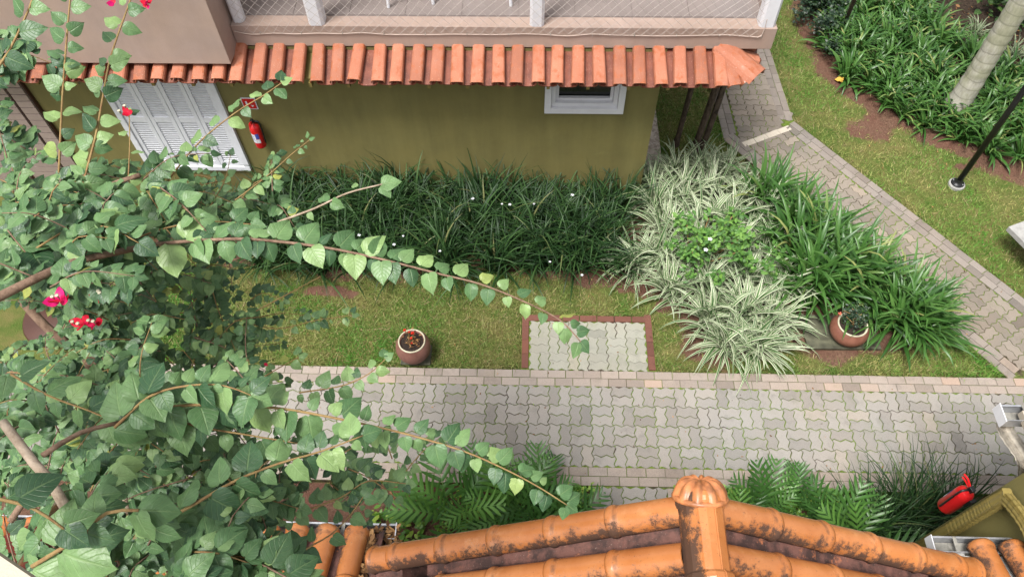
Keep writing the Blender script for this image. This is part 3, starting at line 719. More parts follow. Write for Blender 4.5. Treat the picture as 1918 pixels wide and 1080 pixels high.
np_(MB().add([(AP[0], GYF-.12, AP[2]-.2), (EL[0]+.1, GYF-.12, EL[2]-.15), (EL[0]+.3, GYF-.12, 1.9), (ER[0]-.3, GYF-.12, 1.9), (ER[0]-.1, GYF-.12, ER[2]-.15)], [(0, 1, 2, 3, 4)]), 'gable_wall', M['olive'])
RB = .087; ROW = .248
for sd, E_, nt_ in ((-1, EL, 6), (1, ER, 6)):
    run = Vector(AP)-Vector(E_); Ls = run.length-.10; step = Ls/(nt_-.42); d = run.normalized(); up = Vector((0, 1, 0)).cross(d); up = up if up.z > 0 else -up
    bar = unit_barrel('barrel_tile', M['glazed'], step, RB, RB*.945, rim=.008)
    chn = unit_barrel('channel_tile', M['glazed_ch'], step, .115, .115, rim=.004, span=68)
    for r_ in range(9):
        y = GYF-.02-r_*ROW
        for k in range(nt_):
            s_ = -step*.55+k*step if r_ % 2 == 0 or True else k*step
            if r_ > 0: s_ += random.gauss(0, .006)
            a = max(s_, 0) if k == 0 else s_
            loc = Vector((E_[0], y, E_[2]))+d*a+up*(-.045)
            m_ = place(d, up, loc)
            # local +x must point to the camera side (-y) so lichen sits on the damp side
            if (m_.to_3x3() @ Vector((1, 0, 0))).y > 0: m_ = m_ @ Matrix.Scale(-1, 4, (1, 0, 0))
            if k == 0: m_ = m_ @ Matrix.Scale(.62, 4, (0, 1, 0))
            if k == nt_-1: m_ = m_ @ Matrix.Scale(.96, 4, (0, 1, 0))
            local(hobj('barrel_tile', bar, None, m_), gr)
            mc = place(d, -up, Vector((E_[0], y-ROW/2, E_[2]))+d*a+up*(.02))
            local(hobj('channel_tile', chn, None, mc), gr)
# ridge
def ridge_mesh(name, m, L, w0):
    vs = []; fs = []; prof = [(-1, -.55), (-.96, 0), (-.80, .42), (-.42, .78), (-.38, .76), (-.34, .80), (0, .88), (.34, .80), (.38, .76), (.42, .78), (.80, .42), (.96, 0), (1, -.55)]; n = len(prof)
    ys = [(0, 1.03), (.012, 1.13), (.035, 1.16), (.058, 1.12), (.07, 1.02), (L*.5, 1.0), (L+.06, .98)]
    for y, k in ys: vs += [(x*w0*k, -y, z*w0*k) for x, z in prof]
    for q in range(len(ys)-1):
        for k in range(n-1): fs.append((q*n+k, q*n+n+k, q*n+n+k+1, q*n+k+1))
    fs.append(tuple(range(n)))
    return MB().add(vs, fs).mesh(name, m, False)
rm = ridge_mesh('ridge_tile', M['glazed'], .40, .115)
for k in range(9):
    m_ = Matrix.Translation((AP[0]+.005*k, GYF+.03-.40*k, AP[2]+.0)) @ Matrix.Scale(-1, 4, (1, 0, 0)); local(hobj('ridge_tile', rm, None, m_), gr)
sh = MB(); nr, na = 9, 54; vs = []; fs = []
for i in range(nr+1):
    v = i/nr
    for k in range(na):
        a = 2*math.pi*k/na; fl = 1+.24*v*abs(math.cos(5*a))-.10*v
        r = .145*math.sin(v*math.pi/2)*fl; h = .095*math.cos(v*math.pi/2)**.8+.012*(1-v)*0
        h *= 1+.38*math.sin(v*math.pi)*abs(math.cos(5*a)); vs.append((r*math.cos(a), h*1.0, r*math.sin(a)))
for i in range(nr):
    for k in range(na): fs.append((i*na+k, i*na+(k+1) % na, (i+1)*na+(k+1) % na, (i+1)*na+k))
m_ = Matrix.Translation((AP[0], GYF+.030, AP[2]-.012)) @ Matrix.Rotation(rad(36), 4, 'X') @ Matrix.Scale(.90, 4)
shm = MB().add([tuple(m_ @ Vector(q)) for q in vs], fs); np_(shm, 'shell_finial', M['finial'], gr, smooth=True)
shr = MB().tube([tuple(m_ @ Vector((.150*math.cos(2*math.pi*k/30), -.005, .150*math.sin(2*math.pi*k/30)))) for k in range(31)], .016, 8, False); np_(shr, 'finial_collar', M['finial'], gr, smooth=True)
np_(MB().lathe([(0, .012), (.018, .012), (.024, .004), (.026, 0)], 6, (0, 0, 0)).add([], []), 'roof_screw', M['rim'], gr).matrix_basis = Matrix.Translation((AP[0]-.06, GYF-.50, AP[2]+.128))
# main eaves left and right with gutters
GZ_, GY_ = 2.10, 1.60
def gutter(x0, x1, y, z, ends, parent=None, nm='gutter', wd=.115):
    """box gutter, outer lip at y, inner side y-wd"""
    mb = MB(); pr = [(y-wd, z+.02), (y-wd, z-.085), (y-.02, z-.085), (y-.006, z-.04), (y, z-.03), (y, z), (y-.014, z), (y-.014, z-.008), (y-.004, z-.008), (y-.004, z-.028), (y-.010, z-.038), (y-.024, z-.080), (y-wd+.004, z-.080), (y-wd+.004, z+.02)]
    n = len(pr); mb.add([(x, a, b) for x in (x0, x1) for a, b in pr], [(k, (k+1) % n, n+(k+1) % n, n+k) for k in range(n)])
    g = np_(mb, nm, M['alu'], parent)
    for e in ends: np_(MB().box(e-.003, e+.003, y-wd-.004, y+.006, z-.09, z+.012), 'end_cap', M['white'], g)
    np_(MB().box(x0+.01, x1-.01, y-wd+.006, y-.026, z-.079, z-.072), 'gutter_bed', M['galv'], g)
    for k in range(max(1, int((x1-x0)/.5))): np_(MB().box(x0+.15+.5*k, x0+.175+.5*k, y-wd, y-.002, z+.001, z+.006), 'strap', M['galv'], g)
    return g
gl = aty(743, 980, GY_); glx = gl[0]; grx = aty(1747, 1000, GY_)[0]
gutter(-5.5, glx, GY_, gl[2], [glx]); gutter(grx, 3.495, GY_, gl[2], [grx]); GZ_ = gl[2]
sd_ = Vector((0, -1, .36)).normalized(); su = Vector((0, .36, 1)).normalized()
big = unit_barrel('barrel_tile', M['glazed'], .40, .085, .078); bigc = unit_barrel('channel_tile', M['glazed_ch'], .40, .10, .10, rim=.003, span=65)
for nm, x0, x1 in (('left_eave', -5.5, EL[0]+.1), ('right_eave', ER[0]-.05, 3.49)):
    e = np_(MB().add([(x0, 1.47, GZ_-.02), (x1, 1.47, GZ_-.02), (x1, -2, GZ_+1.23), (x0, -2, GZ_+1.23)], [(0, 1, 2, 3)]), 'eave_roof', M['cement'])
    xs = [-1.22-.215*k for k in range(16)] if x0 < 0 else [3.22, 3.435]
    for x in xs:
        for k in range(5):
            p = Vector((x, 1.53, GZ_+.03))+sd_*(.40*k); m_ = place(sd_, su, p+su*.005)
            local(hobj('barrel_tile', big, None, m_), e)
            if x < 0: local(hobj('channel_tile', bigc, None, place(sd_, -su, p+Vector((.1075, 0, 0))+su*.06)), e)
# cement in the valleys
for x0, x1 in ((EL[0]-.06, glx+.03), (grx-.05, 3.14)):
    vs = []; n1, n2 = 12, 10
    for j in range(n2):
        for i in range(n1):
            x = x0+(x1-x0)*i/(n1-1); y = 1.50-.5*j/(n2-1); vs.append((x, y, GZ_-.03+.17*(1.50-y)/.5+random.gauss(0, .012)))
    np_(MB().add(vs, [(j*n1+i, j*n1+i+1, j*n1+n1+i+1, j*n1+n1+i) for j in range(n2-1) for i in range(n1-1)]), 'valley_cement', M['cement'], smooth=True)
# wing eave, its gutter and spout
we = np_(MB().box(3.47, 9, -2, 2.30, 2.60, 2.66), 'wing_eave', M['cream'])
p = atz(1872, 757, 2.62); gw = gutter(p[0], 9, p[1], 2.62, [p[0]], nm='wing_gutter', wd=.13)
wr = np_(MB().add([(3.50, 2.30, 2.665), (9, 2.30, 2.665), (9, -1, 3.85), (3.50, -1, 3.85), (3.50, -1, 2.6), (9, -1, 2.6)], [(0, 1, 2, 3), (0, 3, 4), (2, 1, 5)]), 'wing_roof', M['glazed_ch'])
for k in range(24):
    for q in range(8): local(hobj('barrel_tile', big, None, place(sd_, su, Vector((3.66+.215*k, 2.31, 2.69))+sd_*.4*q)), wr)
def spout(pts, m, r, name, parent=None, ribs=8):
    """rectangular ribbed downpipe along a polyline"""
    P = smooth_line(pts, .02); n = 20; prof = []
    for k in range(n*2):
        a = 2*math.pi*k/(n*2); rr = r*(1+.06*math.cos(k*math.pi)); c, s = math.cos(a), math.sin(a); e = .35
        prof.append((math.copysign(abs(c)**e, c)*rr*1.25, math.copysign(abs(s)**e, s)*rr*.9))
    vs = []; N_ = len(prof)
    for i, p in enumerate(P):
        t = P[min(i+1, len(P)-1)]-P[max(i-1, 0)]; t /= np.linalg.norm(t); ref = np.array([1., .25, 0]) if m is M['galvpipe'] else np.array([0, 1., .2])
        a = ref-t*(ref @ t); a /= np.linalg.norm(a); b = np.cross(t, a)
        curv = np.linalg.norm(P[min(i+1, len(P)-1)]+P[max(i-1, 0)]-2*p)/.0004; k_ = 1+(.05*math.sin(i*2.2) if curv > .35 else 0)
        vs += [p+k_*(a*x+b*y) for x, y in prof]
    fs = [(i*N_+k, i*N_+(k+1) % N_, (i+1)*N_+(k+1) % N_, (i+1)*N_+k) for i in range(len(P)-1) for k in range(N_)]
    fs += [tuple(range(N_))[::-1], tuple(range((len(P)-1)*N_, len(P)*N_))]
    return np_(MB().add(vs, fs), name, m, parent)
M['galvpipe'] = simple('weathered_pipe', (.40, .36, .30), .5, .35, 18, .5, .2, 40, .3)
gx, gy = p[0]+.115, p[1]-.06
q1 = aty(1906, 862, 2.06)
spout([(gx, gy, 2.54), (gx, gy, 2.46), (gx+.02, gy-.04, 2.39), (q1[0]+.01, 2.06, q1[2]+.06), (q1[0]+.10, 2.01, q1[2]-.10), (q1[0]+.22, 2.0, q1[2]-.45), (q1[0]+.22, 2.0, .1)], M['galvpipe'], .036, 'downspout')
a1 = atx(1885, 930, 3.44); a2 = atx(1925, 985, 3.44); a0 = atx(1765, 1000, 3.44)
spout([(3.44, a2[1]-.25, a2[2]+.02), (3.44, a2[1], a2[2]), (3.44, a1[1]-.06, a1[2]+.03), (3.44, a1[1], a1[2]-.03), (3.44, a1[1]+.005, a1[2]-.15), (3.44, a1[1]+.005, .05)], M['olivepaint'], .036, 'downspout')
# extinguisher on the wing's front wall
p = aty(1778, 948, 2.06); t = extinguisher((p[0]+.02, 2.09, p[2]-.10), rad(180+18), 'red fire extinguisher beside the near wall corner, under the tall grass'); t.scale = (.9, .9, .9)
sp2 = empty('wall_plate', (3.78, 1.955, 1.62)); tag(sp2, 'small pale plate on the near wall behind the extinguisher', 'sign')
MB().box(-.16, .10, 0, .012, -.1, .1).build('plate', M['rim'], sp2, bevel=.003)
# cream parapet of the viewer's balcony, dark red beam under the vine
A_, B_ = atz(0, 1040, 6.45), atz(62, 1082, 6.45); d2 = (B_-A_); d2 /= np.linalg.norm(d2); nn = np.array([-d2[1], d2[0], 0])
if nn[1] > 0: nn = -nn
q = [A_-d2*1.5, B_+d2*1.5, B_+d2*1.5+nn*.18, A_-d2*1.5+nn*.18]
pp = MB().ext([(c[0], c[1]) for c in q][::-1], 6.41, 6.45).build('parapet', M['cream']); tag(pp, 'cream parapet corner at the lower left edge', 'parapet')
ra, rb = atd(118, 965, 2.75), atd(58, 1075, 2.3)
rbm = MB().tube([ra+(ra-rb)*.3, ra, rb, rb+(rb-ra)*1.5], .05, 12).build('red_pole', M['darkred'], None, True); tag(rbm, 'dark red glossy pole half hidden under the vine, lower left', 'pole')
MB().box(-.14, .14, -.02, .02, -.3, .3, Matrix.Translation(tuple((ra*.35+rb*.65)+np.array([-.10, -.05, -.12]))) @ Matrix.Rotation(.5, 4, 'Z') @ Matrix.Rotation(1.0, 4, 'X')).build('pole_flange', M['darkred'], rbm)
# ------------------------------------------------------------------ strap-leaved plants
def strap_mesh(name, m, nb, L, W, spread, e0, e1, droop, seed, seg=6, br=.06, tw=.25):
    g = np.random.default_rng(seed); V = []; F = []; u = []; v = []; rn = []
    for b in range(nb):
        az = g.uniform(0, 2*math.pi); el = rad(g.uniform(e0, e1)); ln = L*g.uniform(.55, 1.1); wd = W*g.uniform(.7, 1.15); r = br*math.sqrt(g.uniform(0, 1))
        ba = g.uniform(0, 2*math.pi); p = np.array([r*math.cos(ba), r*math.sin(ba), -.01]); rr = g.uniform(0, 1); dr = droop*g.uniform(.5, 1.35); roll = g.normal(0, tw)
        base = len(V)
        for s in range(seg+1):
            t = s/seg; e = el-dr*t*t*1.3; d = np.array([math.cos(az)*math.cos(e), math.sin(az)*math.cos(e), math.sin(e)])
            sd = np.array([-math.sin(az), math.cos(az), 0]); up = np.cross(d, sd)*-1; sd2 = sd*math.cos(roll)+up*math.sin(roll)
            h = wd*.5*(1-max(0, (t-.45)/.55)**1.8)*(.65+.35*min(1, t*4)); h = max(h, .0006)
            V += [p+sd2*h+up*h*.35, p, p-sd2*h+up*h*.35]; u += [1, 0, -1]; v += [t]*3; rn += [rr]*3
            p = p+d*ln/seg
        for s in range(seg):
            a = base+3*s; F += [(a, a+3, a+4, a+1), (a+1, a+4, a+5, a+2)]
    return npmesh(name, np.array(V), np.array(F), m, {'u': u, 'v': v, 'rnd': rn})
def scatter(name, meshes, spots, label, cat, group):
    for k, (x, y, s, dz) in enumerate(spots):
        o = bpy.data.objects.new(name, meshes[k % len(meshes)]); COL.objects.link(o)
        o.location = (x, y, dz); o.rotation_euler = (random.gauss(0, .05), random.gauss(0, .05), random.uniform(0, 6.28)); o.scale = (s, s, s*random.uniform(.92, 1.1))
        tag(o, label(x, y) if callable(label) else label, cat, group)
dark = [strap_mesh('iris_clump', M['dark'], 92, .88, .023, .1, 36, 86, 1.2, 10+k, br=.12, tw=.3) for k in range(3)]
spots = []
for i in range(13):
    for j, yy in enumerate((5.42, 5.74, 6.06, 6.38)):
        x = -3.35+i*.36+(.18 if j % 2 else 0)+random.gauss(0, .05)
        if x > 1.32: continue
        spots.append((x, yy+random.gauss(0, .05), random.uniform(.82, 1.12), 0))
for i in range(5): spots.append((-4.9+i*.36, 5.95+random.gauss(0, .1), .8, 0))
scatter('iris_clump', dark, spots, lambda x, y: 'dark grassy clump below the olive wall, '+('front row at the lawn edge' if y < 5.58 else 'second row from the lawn' if y < 5.9 else 'second row from the wall' if y < 6.22 else 'back row against the wall'), 'plant', 'dark grassy clumps under the far wall')
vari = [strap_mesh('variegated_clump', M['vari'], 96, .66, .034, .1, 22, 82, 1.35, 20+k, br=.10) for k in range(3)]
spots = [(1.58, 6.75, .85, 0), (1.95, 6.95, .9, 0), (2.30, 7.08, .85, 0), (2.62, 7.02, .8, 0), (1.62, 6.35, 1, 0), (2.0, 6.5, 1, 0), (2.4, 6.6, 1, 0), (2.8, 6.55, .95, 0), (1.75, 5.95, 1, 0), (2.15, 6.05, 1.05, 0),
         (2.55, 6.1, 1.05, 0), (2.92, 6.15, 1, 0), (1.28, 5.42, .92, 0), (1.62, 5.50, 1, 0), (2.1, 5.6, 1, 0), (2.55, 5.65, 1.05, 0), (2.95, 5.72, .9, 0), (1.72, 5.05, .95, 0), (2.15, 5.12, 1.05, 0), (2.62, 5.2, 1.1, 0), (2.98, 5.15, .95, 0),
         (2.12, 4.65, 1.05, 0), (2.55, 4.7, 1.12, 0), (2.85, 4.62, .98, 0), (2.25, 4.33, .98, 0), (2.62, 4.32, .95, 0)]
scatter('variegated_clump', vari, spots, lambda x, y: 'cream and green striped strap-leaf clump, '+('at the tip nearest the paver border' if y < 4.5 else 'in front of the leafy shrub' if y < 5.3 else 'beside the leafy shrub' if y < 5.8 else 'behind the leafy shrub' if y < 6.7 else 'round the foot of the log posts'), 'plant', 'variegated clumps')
grn = [strap_mesh('green_clump', M['green'], 100, .88, .050, .1, 30, 86, 1.15, 30+k, br=.13) for k in range(3)]
spots = [(3.02, 6.45, .95, 0), (3.3, 6.1, 1, 0), (3.28, 5.65, 1.05, 0), (3.62, 5.75, 1.0, 0), (3.35, 5.25, 1.05, 0), (3.75, 5.35, 1.1, 0), (4.05, 5.28, .9, 0), (3.42, 5.05, .9, 0), (4.02, 5.02, 1.05, 0), (4.38, 4.86, .95, 0), (4.28, 4.66, .95, 0), (4.5, 4.55, .92, 0), (4.55, 4.78, .8, 0)]
scatter('green_clump', grn, spots, lambda x, y: 'glossy deep green strap-leaf clump '+('behind and right of the terracotta bowl' if y < 5.1 else 'midway along the bent path' if y < 5.9 else 'at the bend end of the path bed'), 'plant', 'green strap-leaf clumps by the path')
agp = [strap_mesh('agapanthus_clump', M['green'], 44, .54, .042, .1, 25, 82, 1.15, 40+k, br=.07) for k in range(4)]
spots = []
for i in range(1500):
    x, y = random.uniform(4.3, 8.6), random.uniform(6.4, 12.2); d = float(pdist(np.array([x]), np.array([y]), BED2)[0])
    # the clumps follow the bed's edge in a wide band
    if not (.22 < d < 1.9): continue
    if x < 4.75 and y > 9.7: continue
    if math.hypot(x-6.28, y-8.6) < .34: continue
    if any((x-a)**2+(y-b)**2 < .040 for a, b, *_ in spots): continue
    spots.append((x, y, random.uniform(.85, 1.15), gz(x, y)))
scatter('agapanthus_clump', agp, spots, lambda x, y: 'bright green strap-leaf clump '+('right of the palm trunk' if x > 6.4 and y < 9 else 'in front of the palm trunk' if y < 8.7 and x > 5.6 else 'left of the palm trunk' if y < 9.6 else 'at the far end of the palm bed'), 'plant', 'bright green clumps round the palm')
pale = [strap_mesh('pale_clump', M['vari'], 50, .40, .020, .1, 30, 82, 1.2, 47, br=.07)]
sp = []
for x, y in ((6.75, 9.75), (7.15, 9.25), (7.55, 8.8)): sp.append((x, y, .9, gz(x, y)))
scatter('pale_clump', pale, sp, 'pale striped clump at the back of the palm bed', 'plant', 'pale clumps behind the palm bed')
tall = [strap_mesh('grass_tuft', M['dark'], 260, .95, .014, .1, 38, 85, .9, 60, br=.16), strap_mesh('grass_tuft', M['dark'], 200, .85, .015, .1, 32, 82, .9, 61, br=.14)]
for k, (x, y, s, lb) in enumerate(((3.72, 2.26, 1.05, 'dark arching grass tuft next to the near extinguisher'), (4.15, 2.28, 1.05, 'dark arching grass tuft under the gutter spout'), (3.30, 2.18, .85, 'dark arching grass tuft on the lobed plants side'))):
    o = hobj('grass_tuft', tall[k % 2]); o.location = (x, y, 0); o.scale = (s, s, s); o.rotation_euler = (0, 0, k*2.); tag(o, lb, 'plant', 'dark grass tufts by the near wall')

# ------------------------------------------------------------------ broad leaves
def leaf_template(ws=((0, .10), (.05, .40), (.16, .50), (.34, .50), (.55, .40), (.76, .22), (.91, .075), (1, .004)), notch=.07, fold=.28, droop=.22, wav=.03):
    cols = (-1, -.5, 0, .5, 1); V = []; u = []; v = []; n = len(cols)
    for t, h in ws:
        for c in cols:
            x = c*h*.92; y = t-notch*abs(c)*max(0, 1-t*5); z = fold*abs(x)*(1-.9*abs(x))-droop*t*t*.8-abs(c)**3*.10*h+wav*math.sin(t*11+c*2)*abs(c)
            V.append((x, y, z)); u.append(c); v.append(t)
    F = [(r*n+k, r*n+k+1, r*n+n+k+1, r*n+n+k) for r in range(len(ws)-1) for k in range(n-1)]
    return np.array(V), np.array(F), np.array(u), np.array(v)
LT = [leaf_template(((0, .08), (.05, .34), (.16, .46), (.34, .49), (.55, .42), (.76, .25), (.91, .09), (1, .004)), fold=-.25, droop=.45, wav=.06), leaf_template(wav=.07, fold=.5, droop=.3), leaf_template(), leaf_template(fold=.10, droop=.38, wav=.05), leaf_template(fold=.40, droop=.10, wav=.035), leaf_template(((0, .06), (.06, .33), (.18, .43), (.36, .44), (.56, .35), (.76, .20), (.91, .07), (1, .004)), fold=.2, droop=.3)]
ET = [leaf_template(((0, .03), (.15, .17), (.35, .25), (.6, .25), (.8, .16), (.93, .07), (1, .004)), 0, .3, .15)]
def leaf_M(p, d, nrm, s):
    d = np.array(d, float); d /= np.linalg.norm(d); x = np.cross(d, nrm); x /= np.linalg.norm(x)+1e-9; z = np.cross(x, d)
    m_ = np.eye(4); m_[:3, 0] = x*s; m_[:3, 1] = d*s; m_[:3, 2] = z*s; m_[:3, 3] = p; return m_
def mass(name, Ms, tm, m, parent=None, rnd=None, g=rng):
    """many leaves in one mesh"""
    Ms = np.array(Ms); Vs = []; Fs = []; us = []; vs = []; rs = []; base = 0
    pick = g.integers(0, len(tm), len(Ms)); rnd = g.uniform(0, 1, len(Ms)) if rnd is None else np.array(rnd)
    for k, (V, F, u, v) in enumerate(tm):
        A = Ms[pick == k]
        if not len(A): continue
        P = np.einsum('nij,vj->nvi', A[:, :3, :3], V)+A[:, None, :3, 3]; n = len(A)
        Vs.append(P.reshape(-1, 3)); Fs.append((F[None]+(np.arange(n)*len(V))[:, None, None]+base).reshape(-1, 4)); base += n*len(V)
        us.append(np.tile(u, n)); vs.append(np.tile(v, n)); rs.append(np.repeat(rnd[pick == k], len(V)))
    me = npmesh(name, np.concatenate(Vs), np.concatenate(Fs), m, {'u': np.concatenate(us), 'v': np.concatenate(vs), 'rnd': np.concatenate(rs)})
    o = hobj(name, me)
    if parent is not None: local(o, parent)
    return o

# ------------------------------------------------------------------ bougainvillea
bg_root = atd(150, 1000, 3.5); VR = (-3.2, 1.95)
vine = empty('bougainvillea', (VR[0], VR[1], 0)); tag(vine, 'big bougainvillea with long leafy shoots and red bracts filling the left side', 'vine')
lmesh = [npmesh('leaf', t[0], t[1], M['bleaf'], {'u': t[2], 'v': t[3]}) for t in LT]
heroes = []; fill = []; fillr = []
def shoot(pts, s0, s1, gap, r0_, r1_, bank, mat='twig', start=0., flat=.0, pairs=False, up=(0, -.28, 1)):
    P = smooth_line(pts, .03); L = np.cumsum(np.r_[0, np.linalg.norm(np.diff(P, axis=0), axis=1)]); tot = L[-1]
    if r0_: sm_ = MB().tube(P, list(np.linspace(r0_, r1_, len(P))), 6); stems.append((sm_, mat, r0_))
    t = start*tot; sd = 1; k = 0
    while t < tot:
        i = min(np.searchsorted(L, t), len(P)-1); p = P[i]; tg = P[min(i+1, len(P)-1)]-P[max(i-1, 0)]; tg /= np.linalg.norm(tg)+1e-9
        U_ = np.array(up, float); sdv = np.cross(tg, U_); sdv /= np.linalg.norm(sdv)+1e-9
        s = (s0+(s1-s0)*t/tot)*random.choice((random.uniform(.45, .8), random.uniform(.75, 1.12), random.uniform(.75, 1.12)))
        for sg in ((1, -1) if pairs and random.random() < .8 else (sd,)):
            d = sdv*sg*random.uniform(.7, 1.1)+tg*random.uniform(.15, .75)+np.array([0, 0, random.uniform(-.40, .15)])
            nrm = U_+np.array([random.gauss(0, .38), random.gauss(-.10, .36), 0])+sdv*sg*random.uniform(-.1, .45)
            off = sdv*sg*.012+np.array([0, 0, .004])
            bank.append(leaf_M(p+off, d, nrm, s))
        sd = -sd; t += gap*random.uniform(.25, 1.5); k += 1
    d = tg+np.array([0, 0, -.1]); bank.append(leaf_M(P[-1], d, np.array(up), s1*.9))
stems = []
def D(pts, d0, d1=None):
    d1 = d0 if d1 is None else d1; n = len(pts); return [atd(x, y, d0+(d1-d0)*i/(n-1)) for i, (x, y) in enumerate(pts)]
# the shoots that stand out, each at its own distance
shoot(D([(285, 457), (380, 450), (470, 448), (600, 462), (700, 482), (820, 512), (900, 532), (985, 566), (1050, 600), (1088, 640)], 2.65, 2.45), .108, .052, .036, .007, .0022, heroes, 'bark', start=.03)
shoot(D([(225, 795), (300, 765), (400, 757), (520, 764), (640, 785), (760, 812), (870, 845), (950, 880), (1010, 912), (1062, 945)], 2.15, 2.25), .098, .050, .032, .0055, .002, heroes)
shoot(D([(290, 985), (370, 940), (440, 900), (520, 868), (600, 845), (680, 815)], 1.9, 2.1), .105, .065, .042, .0055, .002, heroes)
shoot(D([(110, 330), (114, 240), (119, 150), (126, 60), (134, -30)], 3.0, 2.9), .085, .062, .040, .005, .003, heroes, up=(.1, -.5, .8))
shoot(D([(155, 345), (178, 260), (193, 180), (208, 105), (248, -10)], 2.9, 2.9), .085, .055, .040, .005, .003, heroes, up=(.1, -.5, .8))
shoot(D([(305, 350), (370, 270), (440, 212), (492, 180), (528, 155)], 3.1), .085, .055, .050, .004, .002, heroes)
shoot(D([(440, 375), (500, 330), (545, 290), (580, 262)], 3.3), .055, .03, .034, .003, .0015, heroes)
shoot(D([(385, 400), (420, 340), (432, 290)], 3.3), .065, .04, .045, .003, .0015, heroes)
shoot(D([(520, 416), (590, 390), (650, 362), (716, 345)], 2.9), .03, .085, .085, .005, .003, heroes, 'palebark')
shoot(D([(440, 600), (520, 615), (590, 600), (660, 590)], 3.4), .062, .04, .030, .003, .0015, heroes, pairs=True)
shoot(D([(560, 735), (640, 722), (690, 700), (722, 672)], 3.2), .075, .05, .040, .004, .002, heroes)
shoot(D([(240, 340), (243, 270), (242, 215)], 2.9), .05, .035, .05, .003, .002, heroes)
shoot(D([(470, 720), (520, 690), (560, 668)], 3.3), .06, .045, .04, .003, .002, heroes)
shoot(D([(560, 960), (640, 930), (690, 900), (760, 905)], 2.9), .07, .05, .042, .004, .002, heroes)
shoot(D([(520, 1075), (570, 1030), (620, 1000), (655, 965), (680, 930)], 2.5), .075, .045, .045, .004, .002, heroes)
shoot(D([(-20, 150), (20, 90), (55, 15), (70, -30)], 2.6), .10, .07, .06, .005, .003, heroes)
shoot(D([(60, 1060), (140, 1010), (200, 960), (260, 955)], 1.75), .125, .10, .07, .006, .004, heroes)
shoot(D([(-20, 930), (60, 950), (120, 990)], 1.7), .11, .08, .06, .005, .003, heroes)
shoot(D([(215, 800), (280, 742), (350, 722), (420, 722), (470, 740)], 2.1), .105, .075, .036, .005, .002, heroes)
shoot(D([(300, 780), (380, 800), (470, 815), (560, 830)], 2.2), .095, .06, .034, .004, .002, heroes)
shoot(D([(200, 470), (300, 430), (390, 415), (470, 420)], 2.75), .10, .065, .04, .004, .002, heroes)
shoot(D([(60, 470), (130, 430), (200, 425), (260, 455)], 2.5), .11, .085, .045, .004, .002, heroes)
shoot(D([(20, 700), (90, 740), (170, 770), (240, 800)], 2.2), .09, .07, .038, .004, .002, heroes)
# thick wood
def wood(pts, d0, d1, ra, rb, mat):
    stems.append((MB().tube(smooth_line(D(pts, d0, d1), .04), None or list(np.linspace(ra, rb, len(smooth_line(D(pts, d0, d1), .04)))), 9), mat, ra))
wood([(-30, 570), (70, 520), (140, 490), (230, 470), (290, 457)], 2.3, 2.65, .016, .010, 'bark')
wood([(262, 328), (200, 350), (180, 378), (178, 450)], 2.9, 2.9, .010, .009, 'bark')
wood([(5, 790), (30, 822), (65, 868), (90, 895), (120, 945), (150, 1000)], 2.0, 1.9, .012, .014, 'palebark')
wood([(92, 893), (55, 925), (20, 975)], 1.9, 1.9, .008, .009, 'bark')
wood([(80, 852), (150, 810), (235, 788)], 1.97, 2.15, .008, .006, 'bark')
wood([(-40, 735), (60, 695), (150, 682), (220, 676)], 3.3, 3.5, .035, .032, 'bark')
wood([(40, 560), (85, 610), (130, 645)], 3.4, 3.5, .022, .020, 'bark')
wood([(480, 582), (540, 550), (600, 518)], 3.2, 3.1, .003, .002, 'twig')
wood([(225, 880), (232, 925), (240, 960)], 2.6, 2.5, .010, .009, 'palebark')
wood([(215, 945), (228, 900), (238, 870)], 2.6, 2.6, .009, .008, 'palebark')
# main stem from the ground
tp = [(VR[0], VR[1], -.05), (VR[0]-.05, VR[1]+.05, 1.2), (VR[0]+.1, VR[1], 2.6), tuple(atd(180, 760, 3.5)), tuple(atd(150, 682, 3.45))]
stems.append((MB().tube(smooth_line(tp, .1), .045, 10), 'bark', .045))
# filling shoots through the bush volume
regions = [((0, 300), (335, 470), 2.7, 3.4, 38, (.05, .095)), ((0, 400), (470, 740), 3.0, 3.9, 70, (.045, .085)), ((0, 520), (730, 1090), 2.3, 3.7, 78, (.045, .09)), ((320, 520), (340, 450), 3.2, 3.7, 11, (.04, .065)),
           ((280, 500), (540, 740), 3.3, 4.0, 20, (.045, .08)), ((420, 690), (860, 1090), 2.5, 3.4, 26, (.045, .09)), ((0, 70), (60, 300), 2.8, 3.3, 8, (.06, .10)), ((60, 480), (1010, 1090), 1.9, 2.4, 15, (.07, .12)), ((0, 200), (430, 560), 2.4, 2.9, 14, (.06, .105)), ((0, 260), (690, 900), 2.6, 3.6, 26, (.05, .09)), ((0, 430), (880, 1090), 2.3, 3.2, 26, (.06, .10)), ((60, 300), (480, 690), 3.2, 3.8, 16, (.05, .08)), ((500, 760), (840, 980), 3.0, 3.6, 8, (.04, .075))]
for (xa, xb), (ya, yb), da, db, n, (sa, sb) in regions:
    for k in range(n):
        x, y = random.uniform(xa, xb), random.uniform(ya, yb); d = random.uniform(da, db)
        if 60 < x < 150 and 560 < y < 680 and d < 3.6: continue
        if 30 < x < 160 and 930 < y < 1060: continue
        if x > 480 and y > 940: continue
        p = atd(x, y, d); az = random.uniform(0, 6.28); ln = random.uniform(.14, .38)
        dv = np.array([math.cos(az)+.25, math.sin(az)*.8+.1, random.uniform(-.1, .9) if y > 420 else random.uniform(-.2, .3)]); dv /= np.linalg.norm(dv)
        q = p+dv*ln; mid = (p+q)/2+np.array([0, 0, .04]); s = random.uniform(sa, sb)*.92
        shoot([p, mid, q+np.array([0, 0, -.03])], s, s*.7, random.uniform(.022, .036), .003, .0015, fill, random.choice(('twig', 'bark')), pairs=True)
random.shuffle(fill)
hp_ = heroes[:300]
